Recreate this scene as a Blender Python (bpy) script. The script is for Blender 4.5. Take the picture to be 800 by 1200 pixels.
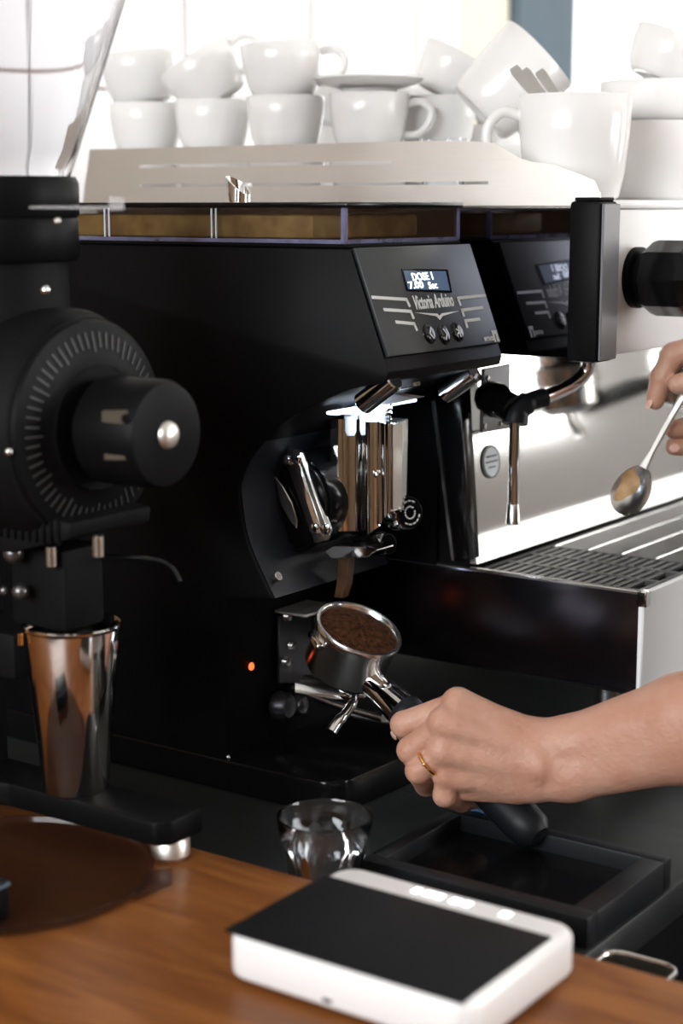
import bpy, bmesh, math, random
import numpy as np
from mathutils import Vector, Matrix
for o in list(bpy.data.objects): bpy.data.objects.remove(o)
scene = bpy.context.scene
col = scene.collection
random.seed(7)
# ------------------------------------------------------------------ camera
# world: X runs towards the barista, Y along the machine's width, Z up, wooden bar top at z = 0 (metres)
FPX = 2000.0
PITCH = math.atan(360 / 2000)
YAW = math.radians(35)
CAM = Vector((0.80, -1.147, 0.49))
FWD = Vector((-math.sin(YAW) * math.cos(PITCH), math.cos(YAW) * math.cos(PITCH), -math.sin(PITCH)))
RGT = Vector((math.cos(YAW), math.sin(YAW), 0))
UPV = RGT.cross(FWD)
cd = bpy.data.cameras.new('camera'); cam = bpy.data.objects.new('camera', cd); col.objects.link(cam)
cam.location = CAM
cam.rotation_euler = Matrix((RGT, UPV, -FWD)).transposed().to_euler()
cd.sensor_fit = 'VERTICAL'; cd.sensor_height = 36; cd.lens = FPX / 1200 * 36
cd.clip_start = 0.01
cd.dof.use_dof = True; cd.dof.focus_distance = 1.48; cd.dof.aperture_fstop = 3.8
scene.camera = cam

def at(x, y, d=None, X=None, Y=None, Z=None):
    """point seen at photo pixel (x, y) at a given depth, or on a plane X/Y/Z = const"""
    r = FWD + RGT * ((x - 400) / FPX) + UPV * ((600 - y) / FPX)
    if X is not None: d = (X - CAM.x) / r.x
    elif Y is not None: d = (Y - CAM.y) / r.y
    elif Z is not None: d = (Z - CAM.z) / r.z
    return CAM + r * d

# ------------------------------------------------------------------ world, light, exposure
w = bpy.data.worlds.new('world'); scene.world = w; w.use_nodes = True
bg = w.node_tree.nodes['Background']; bg.inputs[0].default_value = (.93, .97, 1, 1); bg.inputs[1].default_value = 2.6
vs = scene.view_settings
vs.view_transform = 'Standard'; vs.look = 'None'; vs.exposure = 0.5; vs.gamma = 1; vs.use_curve_mapping = False

def area(name, loc, target, sx, sy, power, color=(1, 1, 1)):
    l = bpy.data.lights.new(name, 'AREA'); l.shape = 'RECTANGLE'; l.size = sx; l.size_y = sy; l.energy = power; l.color = color
    o = bpy.data.objects.new(name, l); col.objects.link(o); o.location = loc
    o.rotation_euler = (Vector(target) - Vector(loc)).to_track_quat('-Z', 'Y').to_euler()
    return o
# daylight in the room's window openings: street side behind the camera, behind the machine, far end, barista's side
area('window_street_offscreen', (.055, -3.20, 1.12), (.055, 0, 1.12), 2.05, 1.22, 66, (.94, .97, 1))
area('window_back_offscreen', (-1.02, 2.9, 0.925), (1, 2.9, .925), 1.9, 1.1, 42, (.96, .98, 1))
area('window_far_offscreen', (2.28, 4.17, 0.89), (2.28, 0, .89), .70, 1.46, 32, (1, .99, .97))
area('window_side_offscreen', (2.86, 1.7, 0.75), (0, 1.7, .75), 2.2, 1.28, 66, (1, .98, .96))

# ------------------------------------------------------------------ materials
M = {}
def mat(name, c, rough=.5, metal=0, spec=.5, bump=0, bscale=40, vary=0, vscale=8, trans=0, ior=1.45, emit=None, es=0, coat=0, sss=0, c2=None, aniso=None, alpha=1):
    m = bpy.data.materials.new(name); m.use_nodes = True; nt = m.node_tree; b = nt.nodes['Principled BSDF']
    b.inputs['Base Color'].default_value = (*c, 1); b.inputs['Roughness'].default_value = rough
    b.inputs['Metallic'].default_value = metal; b.inputs['Specular IOR Level'].default_value = spec
    b.inputs['Transmission Weight'].default_value = trans; b.inputs['IOR'].default_value = ior
    b.inputs['Coat Weight'].default_value = coat; b.inputs['Alpha'].default_value = alpha
    if sss:
        b.inputs['Subsurface Weight'].default_value = sss; b.inputs['Subsurface Radius'].default_value = (.01, .004, .002)
        b.inputs['Subsurface Scale'].default_value = .5
    if emit: b.inputs['Emission Color'].default_value = (*emit, 1); b.inputs['Emission Strength'].default_value = es
    tc = nt.nodes.new('ShaderNodeTexCoord'); mp = nt.nodes.new('ShaderNodeMapping'); nt.links.new(tc.outputs['Object'], mp.inputs[0])
    if aniso: mp.inputs['Scale'].default_value = aniso
    n = nt.nodes.new('ShaderNodeTexNoise'); n.inputs['Scale'].default_value = vscale; n.inputs['Detail'].default_value = 6
    nt.links.new(mp.outputs[0], n.inputs['Vector'])
    r = nt.nodes.new('ShaderNodeValToRGB'); r.color_ramp.elements[0].position = .3; r.color_ramp.elements[1].position = .7
    lo = c2 if c2 else tuple(max(0, k * (1 - vary)) for k in c); hi = c if c2 else tuple(k * (1 + vary) for k in c)
    r.color_ramp.elements[0].color = (*lo, 1); r.color_ramp.elements[1].color = (*hi, 1)
    nt.links.new(n.outputs['Fac'], r.inputs[0])
    if vary or c2: nt.links.new(r.outputs[0], b.inputs['Base Color'])
    if bump:
        n2 = nt.nodes.new('ShaderNodeTexNoise'); n2.inputs['Scale'].default_value = bscale; n2.inputs['Detail'].default_value = 4
        nt.links.new(mp.outputs[0], n2.inputs['Vector'])
        bp = nt.nodes.new('ShaderNodeBump'); bp.inputs['Strength'].default_value = bump; bp.inputs['Distance'].default_value = .002
        nt.links.new(n2.outputs['Fac'], bp.inputs['Height']); nt.links.new(bp.outputs[0], b.inputs['Normal'])
    M[name] = m; return m
mat('black', (.0035, .0035, .004), .45, spec=.09, vary=.15, vscale=30)
mat('black_matte', (.0045, .0045, .005), .6, spec=.1, vary=.2, vscale=20)
mat('black_gloss', (.004, .004, .0045), .16, spec=.25, vary=.1)
mat('cavity', (.014, .015, .019), .35, spec=.3, vary=.15, vscale=12)
mat('panel', (.018, .021, .023), .38, spec=.3, vary=.1, vscale=15)
mat('print', (.62, .63, .62), .5, vary=.03)
mat('dial_print', (.035, .035, .036), .5, vary=.03)
mat('dim_print', (.16, .16, .16), .5, vary=.03)
mat('chrome', (.82, .82, .82), .06, 1, vary=.03)
mat('basket_chrome', (.86, .85, .84), .20, 1, vary=.05, vscale=30)
mat('steel', (.62, .61, .59), .24, 1, vary=.06, vscale=6)
mat('brushed', (.80, .77, .72), .42, 1, vary=.012, vscale=60, aniso=(.4, 1, 12))
mat('ledge', (.60, .59, .57), .4, 1, vary=.03)
mat('polished_chrome', (.80, .77, .73), .07, 1, vary=.05)
mat('mirror_dark', (.20, .20, .23), .05, 1, vary=.05, vscale=5)
mat('tray_side', (.12, .115, .14), .17, 1, vary=.12, vscale=6)
mat('splash', (.60, .59, .57), .08, 1, vary=.05, vscale=4)
mat('white_steel', (.80, .81, .82), .35, spec=.5, vary=.02)
mat('grate', (.16, .16, .165), .32, .9, vary=.15, vscale=20)
mat('worktop', (.036, .040, .040), .42, .6, vary=.25, vscale=14, bump=.15, bscale=60)
mat('ceramic', (.83, .82, .81), .16, spec=.5, vary=.015, vscale=6)
mat('scale_white', (.78, .77, .77), .22, spec=.5, vary=.01)
mat('scale_pad', (.007, .007, .008), .55, spec=.15, vary=.2, vscale=200)
mat('rubber', (.006, .007, .009), .45, spec=.25, vary=.15)
mat('tin', (.74, .70, .66), .10, 1, vary=.03)
mat('coffee', (.075, .028, .012), .9, spec=.1, c2=(.018, .007, .003), vscale=220, bump=.9, bscale=260)
mat('skin', (.50, .29, .21), .45, spec=.4, c2=(.43, .21, .142), vscale=34, bump=.45, bscale=230, sss=.10)
mat('nail', (.66, .40, .32), .25, vary=.04)
mat('gold', (.95, .55, .20), .15, 1, vary=.03)
mat('shirt', (.02, .02, .022), .85, vary=.2, vscale=60, bump=.2, bscale=300)
mat('trousers', (.03, .035, .05), .85, vary=.2, vscale=60)
mat('hair', (.05, .025, .012), .5, vary=.4, vscale=90)
mat('clear', (.80, .80, .82), .05, vary=.01, alpha=.22)
mat('glass', (.96, .98, 1), .01, trans=1, ior=1.45, vary=.005)
mat('hopper_clear', (.93, .93, .95), .04, trans=1, ior=1.14, vary=.01)
mat('smoke', (.06, .035, .02), .06, vary=.03, alpha=.30)
mat('amber_clear', (.035, .014, .009), .10, vary=.05, spec=.5, alpha=.42)
mat('violet_glow_clear', (.16, .16, .27), .08, spec=.6, vary=.3, vscale=50, alpha=.7)  # LED glow painted in as the plastic's violet tint
mat('bean_bed', (.62, .40, .12), .6, c2=(.26, .13, .03), vscale=45, bump=.4, bscale=70)
mat('led_white', (.8, .9, 1), .4, emit=(.70, .84, 1), es=2.4, vary=.02)
mat('led_red', (.9, .15, .05), .4, emit=(1, .12, .03), es=1.6, vary=.02)
mat('lcd', (.07, .08, .10), .2, emit=(.10, .20, .40), es=.22, c2=(.06, .08, .10), vscale=60)
mat('lcd_text', (.9, .95, 1), .4, emit=(.85, .93, 1), es=1.6, vary=.02)
mat('milky', (.75, .82, .92), .3, spec=.5, sss=.3, vary=.03)
mat('blue_cloth', (.10, .22, .42), .8, vary=.1, vscale=80)
mat('tile_white', (.76, .75, .75), .22, spec=.4, vary=.02, vscale=3)
mat('grout', (.28, .17, .12), .9, vary=.2)
mat('wall_paint', (.78, .77, .74), .8, vary=.03)
mat('wall_grey', (.30, .29, .28), .8, vary=.05)
mat('cream', (.80, .74, .58), .8, vary=.03)
mat('slate', (.085, .12, .15), .6, vary=.08)
mat('wall_dark', (.22, .14, .08), .6, vary=.3, vscale=5, aniso=(1, .3, 6))
mat('floor', (.10, .09, .085), .6, vary=.2)
mat('cabinet', (.005, .005, .006), .5, spec=.1, vary=.2)
mat('dark_metal', (.05, .05, .055), .3, .8, vary=.1)
mat('flap', (.10, .05, .02), .5, c2=(.05, .022, .008), vscale=70)
mat('knob_brass', (.06, .048, .035), .4, vary=.2)
mat('post_grey', (.16, .165, .18), .4, vary=.05)
mat('pane', (.9, .95, 1), .02, vary=.01, alpha=.05)
mat('badge', (.62, .68, .72), .4, vary=.04)
mat('foam', (.44, .27, .12), .55, c2=(.20, .10, .03), vscale=70)

def wood_mat():
    m = bpy.data.materials.new('wood'); m.use_nodes = True; nt = m.node_tree; b = nt.nodes['Principled BSDF']
    tc = nt.nodes.new('ShaderNodeTexCoord'); mp = nt.nodes.new('ShaderNodeMapping'); mp.inputs['Scale'].default_value = (1.5, 9, 6)
    mp.inputs['Rotation'].default_value = (0, 0, .12)
    nt.links.new(tc.outputs['Object'], mp.inputs[0])
    n = nt.nodes.new('ShaderNodeTexNoise'); n.inputs['Scale'].default_value = 4.2; n.inputs['Detail'].default_value = 9; n.inputs['Distortion'].default_value = 1.6
    nt.links.new(mp.outputs[0], n.inputs['Vector'])
    r = nt.nodes.new('ShaderNodeValToRGB'); e = r.color_ramp.elements
    e[0].position = .25; e[0].color = (.135, .040, .008, 1); e[1].position = .75; e[1].color = (.30, .115, .028, 1)
    k = r.color_ramp.elements.new(.5); k.color = (.21, .070, .015, 1)
    nt.links.new(n.outputs['Fac'], r.inputs[0]); nt.links.new(r.outputs[0], b.inputs['Base Color'])
    b.inputs['Roughness'].default_value = .42; b.inputs['Specular IOR Level'].default_value = .3
    M['wood'] = m
wood_mat()

# ------------------------------------------------------------------ mesh helpers
class MB:
    def __init__(s): s.v = []; s.f = []
    def add(s, vs, fs):
        k = len(s.v); s.v += [Vector(p) for p in vs]; s.f += [tuple(i + k for i in f) for f in fs]; return s
    def box(s, a, b, bev=0, seg=2):
        x0, x1 = sorted((a[0], b[0])); y0, y1 = sorted((a[1], b[1])); z0, z1 = sorted((a[2], b[2]))
        bm = bmesh.new(); r = bmesh.ops.create_cube(bm, size=1)
        for v in bm.verts: v.co = Vector(((x0 + x1) / 2 + v.co.x * (x1 - x0), (y0 + y1) / 2 + v.co.y * (y1 - y0), (z0 + z1) / 2 + v.co.z * (z1 - z0)))
        if bev: bmesh.ops.bevel(bm, geom=bm.edges[:], offset=bev, segments=seg, affect='EDGES', profile=.5)
        return s.frombm(bm)
    def frombm(s, bm):
        bm.verts.index_update(); s.add([v.co.copy() for v in bm.verts], [[v.index for v in f.verts] for f in bm.faces]); bm.free(); return s
    def prism(s, pts, ext, bev=0, seg=2):
        """closed polygon of 3-D points pushed along ext"""
        bm = bmesh.new(); vs = [bm.verts.new(p) for p in pts]; f = bm.faces.new(vs)
        r = bmesh.ops.extrude_face_region(bm, geom=[f])
        for g in r['geom']:
            if isinstance(g, bmesh.types.BMVert): g.co += Vector(ext)
        bmesh.ops.recalc_face_normals(bm, faces=bm.faces[:])
        if bev: bmesh.ops.bevel(bm, geom=bm.edges[:], offset=bev, segments=seg, affect='EDGES', profile=.5)
        return s.frombm(bm)
    def lathe(s, prof, o=(0, 0, 0), ax=(0, 0, 1), n=40, closed=False):
        """profile of (radius, height) turned about axis ax through o; ends capped when radius > 0"""
        ax = Vector(ax).normalized(); a = ax.orthogonal().normalized(); b = ax.cross(a); o = Vector(o)
        vs = []; fs = []
        for r, h in prof:
            for i in range(n):
                t = 2 * math.pi * i / n; vs.append(o + ax * h + (a * math.cos(t) + b * math.sin(t)) * max(r, 1e-5))
        m = len(prof)
        for j in range(m if closed else m - 1):
            for i in range(n):
                k = (i + 1) % n; j2 = (j + 1) % m
                fs.append((j * n + i, j * n + k, j2 * n + k, j2 * n + i))
        if not closed:
            if prof[0][0] > 1e-4: fs.append(tuple(range(n))[::-1])
            if prof[-1][0] > 1e-4: fs.append(tuple((m - 1) * n + i for i in range(n)))
        return s.add(vs, fs)
    def cyl(s, a, b, r, r2=None, n=24, bev=None):
        a = Vector(a); b = Vector(b); L = (b - a).length; r2 = r if r2 is None else r2
        e = min(r, r2, L / 2) * .12 if bev is None else bev
        return s.lathe([(0, 0), (r - e, 0), (r, e), (r2, L - e), (r2 - e, L), (0, L)], a, b - a, n)
    def tube(s, pts, r, n=12, caps=True):
        pts = [Vector(p) for p in pts]; rs = r if isinstance(r, (list, tuple)) else [r] * len(pts)
        vs = []; fs = []; prev = None
        for i, p in enumerate(pts):
            t = (pts[min(i + 1, len(pts) - 1)] - pts[max(i - 1, 0)]).normalized()
            a = t.orthogonal().normalized() if prev is None else (prev - t * prev.dot(t)).normalized()
            prev = a; b = t.cross(a)
            for k in range(n):
                q = 2 * math.pi * k / n; vs.append(p + (a * math.cos(q) + b * math.sin(q)) * rs[i])
        for i in range(len(pts) - 1):
            for k in range(n):
                k2 = (k + 1) % n; fs.append((i * n + k, i * n + k2, (i + 1) * n + k2, (i + 1) * n + k))
        if caps: fs.append(tuple(range(n))[::-1]); fs.append(tuple((len(pts) - 1) * n + k for k in range(n)))
        return s.add(vs, fs)
    def ring(s, pts, r, n=10):
        """closed tube"""
        pts = [Vector(p) for p in pts]; m = len(pts); c = sum(pts, Vector()) / m; vs = []; fs = []
        nrm = (pts[0] - c).cross(pts[m // 4] - c).normalized()
        for i, p in enumerate(pts):
            t = (pts[(i + 1) % m] - pts[i - 1]).normalized(); a = t.cross(nrm).normalized()
            for k in range(n):
                q = 2 * math.pi * k / n; vs.append(p + (a * math.cos(q) + nrm * math.sin(q)) * r)
        for i in range(m):
            for k in range(n):
                fs.append((i * n + k, i * n + (k + 1) % n, ((i + 1) % m) * n + (k + 1) % n, ((i + 1) % m) * n + k))
        return s.add(vs, fs)
    def sphere(s, c, r, sc=(1, 1, 1), seg=16):
        bm = bmesh.new(); bmesh.ops.create_uvsphere(bm, u_segments=seg, v_segments=seg // 2 + 2, radius=r)
        for v in bm.verts: v.co = Vector((v.co.x * sc[0], v.co.y * sc[1], v.co.z * sc[2])) + Vector(c)
        return s.frombm(bm)
    def xf(s, m): s.v = [m @ p for p in s.v]; return s
    def build(s, name, material, parent=None, smooth=True, angle=40, origin=None):
        me = bpy.data.meshes.new(name)
        off = Vector(origin) if origin is not None else (parent.matrix_basis.translation if parent else Vector())
        me.from_pydata([p - off for p in s.v], [], s.f); me.validate()
        bm = bmesh.new(); bm.from_mesh(me); bmesh.ops.recalc_face_normals(bm, faces=bm.faces[:]); bm.to_mesh(me); bm.free()
        me.materials.append(M[material])
        if smooth:
            me.polygons.foreach_set('use_smooth', [True] * len(me.polygons))
            bm = bmesh.new(); bm.from_mesh(me); lim = math.radians(angle)
            for e in bm.edges:
                if len(e.link_faces) == 2 and e.calc_face_angle(0) > lim: e.smooth = False
            bm.to_mesh(me); bm.free()
        o = bpy.data.objects.new(name, me); col.objects.link(o)
        if parent: o.parent = parent
        if origin is not None: o.location = Vector(origin) - (WORLDLOC(parent) if parent else Vector())
        return o
def WORLDLOC(o):
    p = Vector()
    while o: p += o.location; o = o.parent
    return p
def tag(o, label=None, cat=None, group=None, kind=None):
    for k, v in (('label', label), ('category', cat), ('group', group), ('kind', kind)):
        if v: o[k] = v
    return o
def thing(name, label, cat, loc=(0, 0, 0), group=None):
    o = bpy.data.objects.new(name, None); col.objects.link(o); o.location = loc; o.empty_display_size = .02
    return tag(o, label, cat, group)
def part(root, name, mb, material, sub=None, **k):
    """part of a thing, built in world coordinates; sub = parent part for a sub-part (its own location is zero)"""
    off = WORLDLOC(root); mb.v = [p - off for p in mb.v]
    o = mb.build(name, material, None, **k); o.parent = sub if sub else root
    return o
def copy_tree(o, parent=None):
    c = o.copy(); col.objects.link(c); c.parent = parent
    for ch in o.children: copy_tree(ch, c)
    return c
def arc(c, a, b, r, t0, t1, n):
    c, a, b = Vector(c), Vector(a), Vector(b)
    return [c + (a * math.cos(t0 + (t1 - t0) * i / n) + b * math.sin(t0 + (t1 - t0) * i / n)) * r for i in range(n + 1)]
def spline(pts, n=8):
    pts = [Vector(p) for p in pts]; out = []
    for i in range(len(pts) - 1):
        p0 = pts[max(i - 1, 0)]; p1 = pts[i]; p2 = pts[i + 1]; p3 = pts[min(i + 2, len(pts) - 1)]
        for k in range(n):
            t = k / n; out.append(.5 * ((2 * p1) + (p2 - p0) * t + (2 * p0 - 5 * p1 + 4 * p2 - p3) * t * t + (3 * p1 - p0 - 3 * p2 + p3) * t ** 3))
    return out + [pts[-1]]
def text_mb(txt, size, o, ux, uy, width=None, shear=0, bold=0, align='LEFT', depth=.0004):
    """lettering: font outline laid on the plane (o, ux, uy) as thin raised print"""
    cu = bpy.data.curves.new('tmp', 'FONT'); cu.body = txt; cu.size = size; cu.shear = shear; cu.offset = bold; cu.extrude = depth / 2; cu.resolution_u = 3
    to = bpy.data.objects.new('tmp', cu); col.objects.link(to)
    bpy.context.view_layer.update()
    dg = bpy.context.evaluated_depsgraph_get(); me = bpy.data.meshes.new_from_object(to.evaluated_get(dg))
    bpy.data.objects.remove(to)
    ux = Vector(ux).normalized(); uy = Vector(uy).normalized(); nz = ux.cross(uy); o = Vector(o)
    xs = [v.co.x for v in me.vertices] or [0]
    x0, x1 = min(xs), max(xs); k = (width / (x1 - x0)) if width else 1
    mb = MB(); sh = {'LEFT': 0, 'CENTER': -.5, 'RIGHT': -1}[align] * (x1 - x0) * k
    mb.add([o + ux * ((v.co.x - x0) * k + sh) + uy * v.co.y + nz * (v.co.z + depth / 2) for v in me.vertices], [tuple(p.vertices) for p in me.polygons])
    bpy.data.meshes.remove(me); return mb

# ------------------------------------------------------------------ the setting
WT = -.045      # steel worktop level
def struct(name, mb, material, **k): return tag(mb.build(name, material, **k), kind='structure')
struct('floor', MB().box((-1.0, -3.3, -1.0), (2.9, 4.2, -.95)), 'floor', smooth=False)
struct('ceiling', MB().box((-1.0, -3.3, 1.75), (2.9, 4.2, 1.8)), 'wall_paint', smooth=False)
wb = struct('wall_back', MB().box((-.96, .16, -.95), (-.808, 1.50, 1.75)), 'grout', smooth=False)
tile = None
for i in range(5):
    for j in range(6):
        y = .157 + .30 * i - .0; z = -.258 + .30 * j
        if y > 1.45: continue
        y1 = min(y + .2965, 1.5)
        if tile is None or y1 - y < .29:
            t = part(wb, 'tile', MB().box((-.81, y + .0018, z + .0018), (-.80, y1, z + .2982), .0012, 1), 'tile_white', smooth=False)
            if tile is None: tile = t; ty, tz = y, z
        else:
            t = tile.copy(); col.objects.link(t); t.location = (0, y - ty, z - tz)
struct('wall_back_timber', MB().box((-.96, -3.3, -.95), (-.80, .155, 1.75)), 'wall_dark', smooth=False)
struct('trim_1', MB().box((-.94, 1.502, -.95), (-.80, 1.672, 1.75), .004), 'cream')
struct('trim_2', MB().box((-.94, 1.676, -.95), (-.78, 1.90, 1.75), .008), 'slate')
struct('wall_window_sill', MB().box((-.96, 1.90, -.95), (-.80, 4.2, .30)), 'wall_paint', smooth=False)
struct('wall_window_head', MB().box((-.96, 1.90, 1.55), (-.80, 4.2, 1.75)), 'wall_paint', smooth=False)
win = struct('window_1', MB().box((-.93, 1.90, .30), (-.87, 4.2, .34)).box((-.93, 1.90, 1.51), (-.87, 4.2, 1.55)).box((-.93, 1.90, .34), (-.87, 1.94, 1.51)).box((-.93, 4.16, .34), (-.87, 4.2, 1.51)), 'white_steel', smooth=False)
part(win, 'pane', MB().box((-.902, 1.94, .34), (-.898, 4.16, 1.51)), 'pane', smooth=False)
# far wall with a window, street wall behind the camera, side wall behind the barista
struct('wall_far', MB().box((-1, 4.06, -.95), (1.88, 4.2, 1.75)).box((2.68, 4.06, -.95), (2.9, 4.2, 1.75)).box((1.88, 4.06, -.95), (2.68, 4.2, .1)).box((1.88, 4.06, 1.68), (2.68, 4.2, 1.75)), 'wall_grey', smooth=False)
w2 = struct('window_2', MB().box((1.88, 4.1, .1), (2.68, 4.16, .15)).box((1.88, 4.1, 1.63), (2.68, 4.16, 1.68)).box((1.88, 4.1, .15), (1.93, 4.16, 1.63)).box((2.63, 4.1, .15), (2.68, 4.16, 1.63)), 'white_steel', smooth=False)
struct('wall_street', MB().box((-1, -3.3, -.95), (-1.0 + .01, -3.16, 1.75)).box((-1, -3.3, -.95), (2.9, -3.16, .5)).box((1.1, -3.3, .5), (2.9, -3.16, 1.75)), 'wall_dark', smooth=False)
struct('wall_right', MB().box((2.75, -3.3, -.95), (2.9, .55, 1.75)).box((2.75, 2.85, -.95), (2.9, 4.2, 1.75)).box((2.75, .55, -.95), (2.9, 2.85, .05)).box((2.75, .55, 1.45), (2.9, 2.85, 1.75)), 'wall_dark', smooth=False)
w3 = struct('window_3', MB().box((2.78, .55, .05), (2.84, 2.85, .10)).box((2.78, .55, 1.40), (2.84, 2.85, 1.45)).box((2.78, .55, .10), (2.84, .60, 1.40)).box((2.78, 2.80, .10), (2.84, 2.85, 1.40)), 'white_steel', smooth=False)

part(w2, 'pane', MB().box((1.93, 4.128, .15), (2.63, 4.132, 1.63)), 'pane', smooth=False)
part(w3, 'pane', MB().box((2.808, .60, .10), (2.812, 2.80, 1.40)), 'pane', smooth=False)
# bar, worktop, cupboards
tag(MB().box((-.79, -.62, -.045), (1.5, -.183, 0), .003).build('bar_counter', 'wood'), 'warm orange brown wooden bar top under the scale', 'counter')
tag(MB().box((-.79, -.58, -.95), (1.48, -.215, -.0455)).build('bar_cabinet', 'cabinet', smooth=False), 'black cabinet carrying the wooden bar top', 'cabinet')
wt = tag(MB().box((-.79, -.213, WT - .03), (.280, 2.4, WT), .002).build('worktop', 'worktop'), 'dark grey brushed steel worktop under the espresso machine', 'worktop')
tag(MB().box((-.79, -.21, -.95), (.27, 2.4, WT - .0305)).build('base_cabinet', 'cabinet', smooth=False), 'black base cabinet below the steel worktop', 'cabinet')
def hit(x, y, P, N):
    r = FWD + RGT * ((x - 400) / FPX) + UPV * ((600 - y) / FPX)
    return CAM + r * ((Vector(P) - CAM).dot(N) / r.dot(N))
# ------------------------------------------------------------------ espresso machine
YM = .245; YE = 1.15
em = thing('espresso_machine', 'large steel and black espresso machine with polished side panel, steam wand and slotted drip tray', 'espresso machine', (-.2, .7, WT))
def xz(pts, y): return [(x, y, z) for x, z in pts]
part(em, 'head_body', MB().prism(xz([(-.50, .352), (.085, .352), (.085, .486), (-.50, .486)], YM + .006), (0, YE - YM - .012, 0)), 'black_matte', smooth=False)
part(em, 'rear_body', MB().prism(xz([(-.50, .05), (-.06, .05), (-.03, .148), (-.05, .3515), (-.50, .3515)], YM + .006), (0, YE - YM - .012, 0)), 'black_matte', smooth=False)
part(em, 'side_panel', MB().box((-.50, YM, .3525), (.081, YM + .0055, .486), .0006, 1), 'mirror_dark')
part(em, 'panel_edge', MB().box((-.49, YM - .0008, .4865), (.085, YM + .006, .4895), .0005, 1), 'steel')
part(em, 'lower_side_panel', MB().box((-.50, YM + .001, .146), (-.062, YM + .0055, .3515)), 'black', smooth=False)
part(em, 'front_panel', MB().box((.0855, YM + .028, .3525), (.0985, YE, .486), .003), 'white_steel')
part(em, 'cup_tray', MB().box((-.50, YM + .006, .4862), (.098, YE, .4945), .002), 'white_steel')
# slanted front corner pillar of the rear body
part(em, 'pillar', MB().prism([at(508, 475, Y=YM - .002), at(531, 657, Y=YM - .002), at(550, 657, Y=YM - .002), at(538, 440, Y=YM - .002), at(505, 440, Y=YM - .002)], (0, .02, 0), .0015), 'black_gloss')
part(em, 'pillar_trim', MB().prism([at(505, 470, Y=YM - .003), at(529, 657, Y=YM - .003), at(532, 657, Y=YM - .003), at(508.5, 470, Y=YM - .003)], (0, .004, 0)), 'steel')
bs = part(em, 'backsplash', MB().prism(xz([(-.030, .168), (-.050, .3515), (-.0515, .3515), (-.0315, .168)], YM + .012), (0, YE - YM - .02, 0)), 'splash', smooth=False)
part(em, 'ledge', MB().prism(xz([(-.0225, .1465), (-.0285, .172), (-.0335, .172), (-.0335, .1465)], YM + .012), (0, YE - YM - .02, 0)), 'ledge', smooth=False)
bc = hit(575, 541, (-.0288, .4, .168), Vector((.994, 0, .108)))
bd = part(em, 'badge', MB().cyl(bc, bc + Vector((.994, 0, .108)) * .0008, .0165, n=32), 'badge')
part(em, 'badge_ring', MB().ring(arc(bc + Vector((.0006, 0, .0001)), (0, 1, 0), (-.108, 0, .994), .0155, 0, 2 * math.pi * 31 / 32, 31), .0009), 'dim_print', sub=bd)
for k, ww in enumerate((.018, .022, .014)):
    part(em, 'badge_print', MB().box(bc + Vector((.0004, -ww / 2, .005 - k * .0055)), bc + Vector((.0016, ww / 2, .0066 - k * .0055))), 'dim_print', sub=bd, smooth=False)
# front corner post
part(em, 'corner_post', MB().box((.0795, YM - .010, .350), (.110, YM + .028, .4935), .004), 'black')
part(em, 'post_cap', MB().box((.083, YM - .006, .4935), (.1075, YM + .024, .4965), .001), 'black_matte')
part(em, 'post_face', MB().box((.1098, YM - .006, .352), (.1125, YM + .0265, .491), .0008, 1), 'post_grey')
# cup rail: sheet with a rounded front end and two long slots (as gaps between strips)
def rail_px(l): return [at(x, y, Y=YM) for x, y in l]
RX = lambda x, y: at(x, y, Y=YM)
rail = MB()
zA = [RX(165, 236.5), RX(165, 216), RX(165, 211.5), RX(165, 193), RX(165, 188.5), RX(165, 175)]
T = (0, .0025, 0)
s_l, s_r1, s_r2 = RX(163, 200).x, RX(460, 192).x, RX(572, 213).x
z0, z1, z2, z3, z4 = .4885, .5085, .5115, .5285, .5315
top_l, top_r = RX(105, 175), RX(500, 165)
ztop = lambda x: top_l.z + (top_r.z - top_l.z) * (x - top_l.x) / (top_r.x - top_l.x)
xl = RX(97, 238).x
front = [RX(580, 168), RX(610, 178), RX(650, 193), RX(684, 206), RX(695, 214), RX(702, 226), RX(704, 238)]
rail.prism(xz([(xl, z0), (front[-1].x, z0)] + [(p.x, p.z) for p in front[:-1][::-1]][:-6] + [(RX(702, 226).x, RX(702, 226).z), (RX(695, 214).x, z1 + .003), (s_r2, z1 + .003), (s_r2, z1), (xl + .003, z1)], YM), T)
rail.prism(xz([(xl + .003, z1), (s_l, z1), (s_l, z2), (xl + .0035, z2)], YM), T)
rail.prism(xz([(s_r2, z1 + .003), (RX(695, 214).x, z1 + .003), (RX(684, 206).x, RX(684, 206).z), (RX(650, 193).x, RX(650, 193).z), (RX(622, 182).x, z3), (s_r1, z3), (xl + .008, z3), (xl + .0035, z2), (s_r2, z2)], YM), T)
rail.prism(xz([(xl + .008, z3), (s_l, z3), (s_l, z4), (xl + .0085, z4)], YM), T)
rail.prism(xz([(s_r1, z3), (RX(622, 182).x, z3), (RX(610, 178).x, z4), (s_r1, z4)], YM), T)
rail.prism(xz([(xl + .0085, z4), (RX(610, 178).x, z4), (RX(580, 168).x, RX(580, 168).z), (RX(545, 165).x, RX(545, 165).z), (top_r.x, top_r.z), (top_l.x, top_l.z)], YM), T)
part(em, 'cup_rail', rail, 'brushed', smooth=False)
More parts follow.
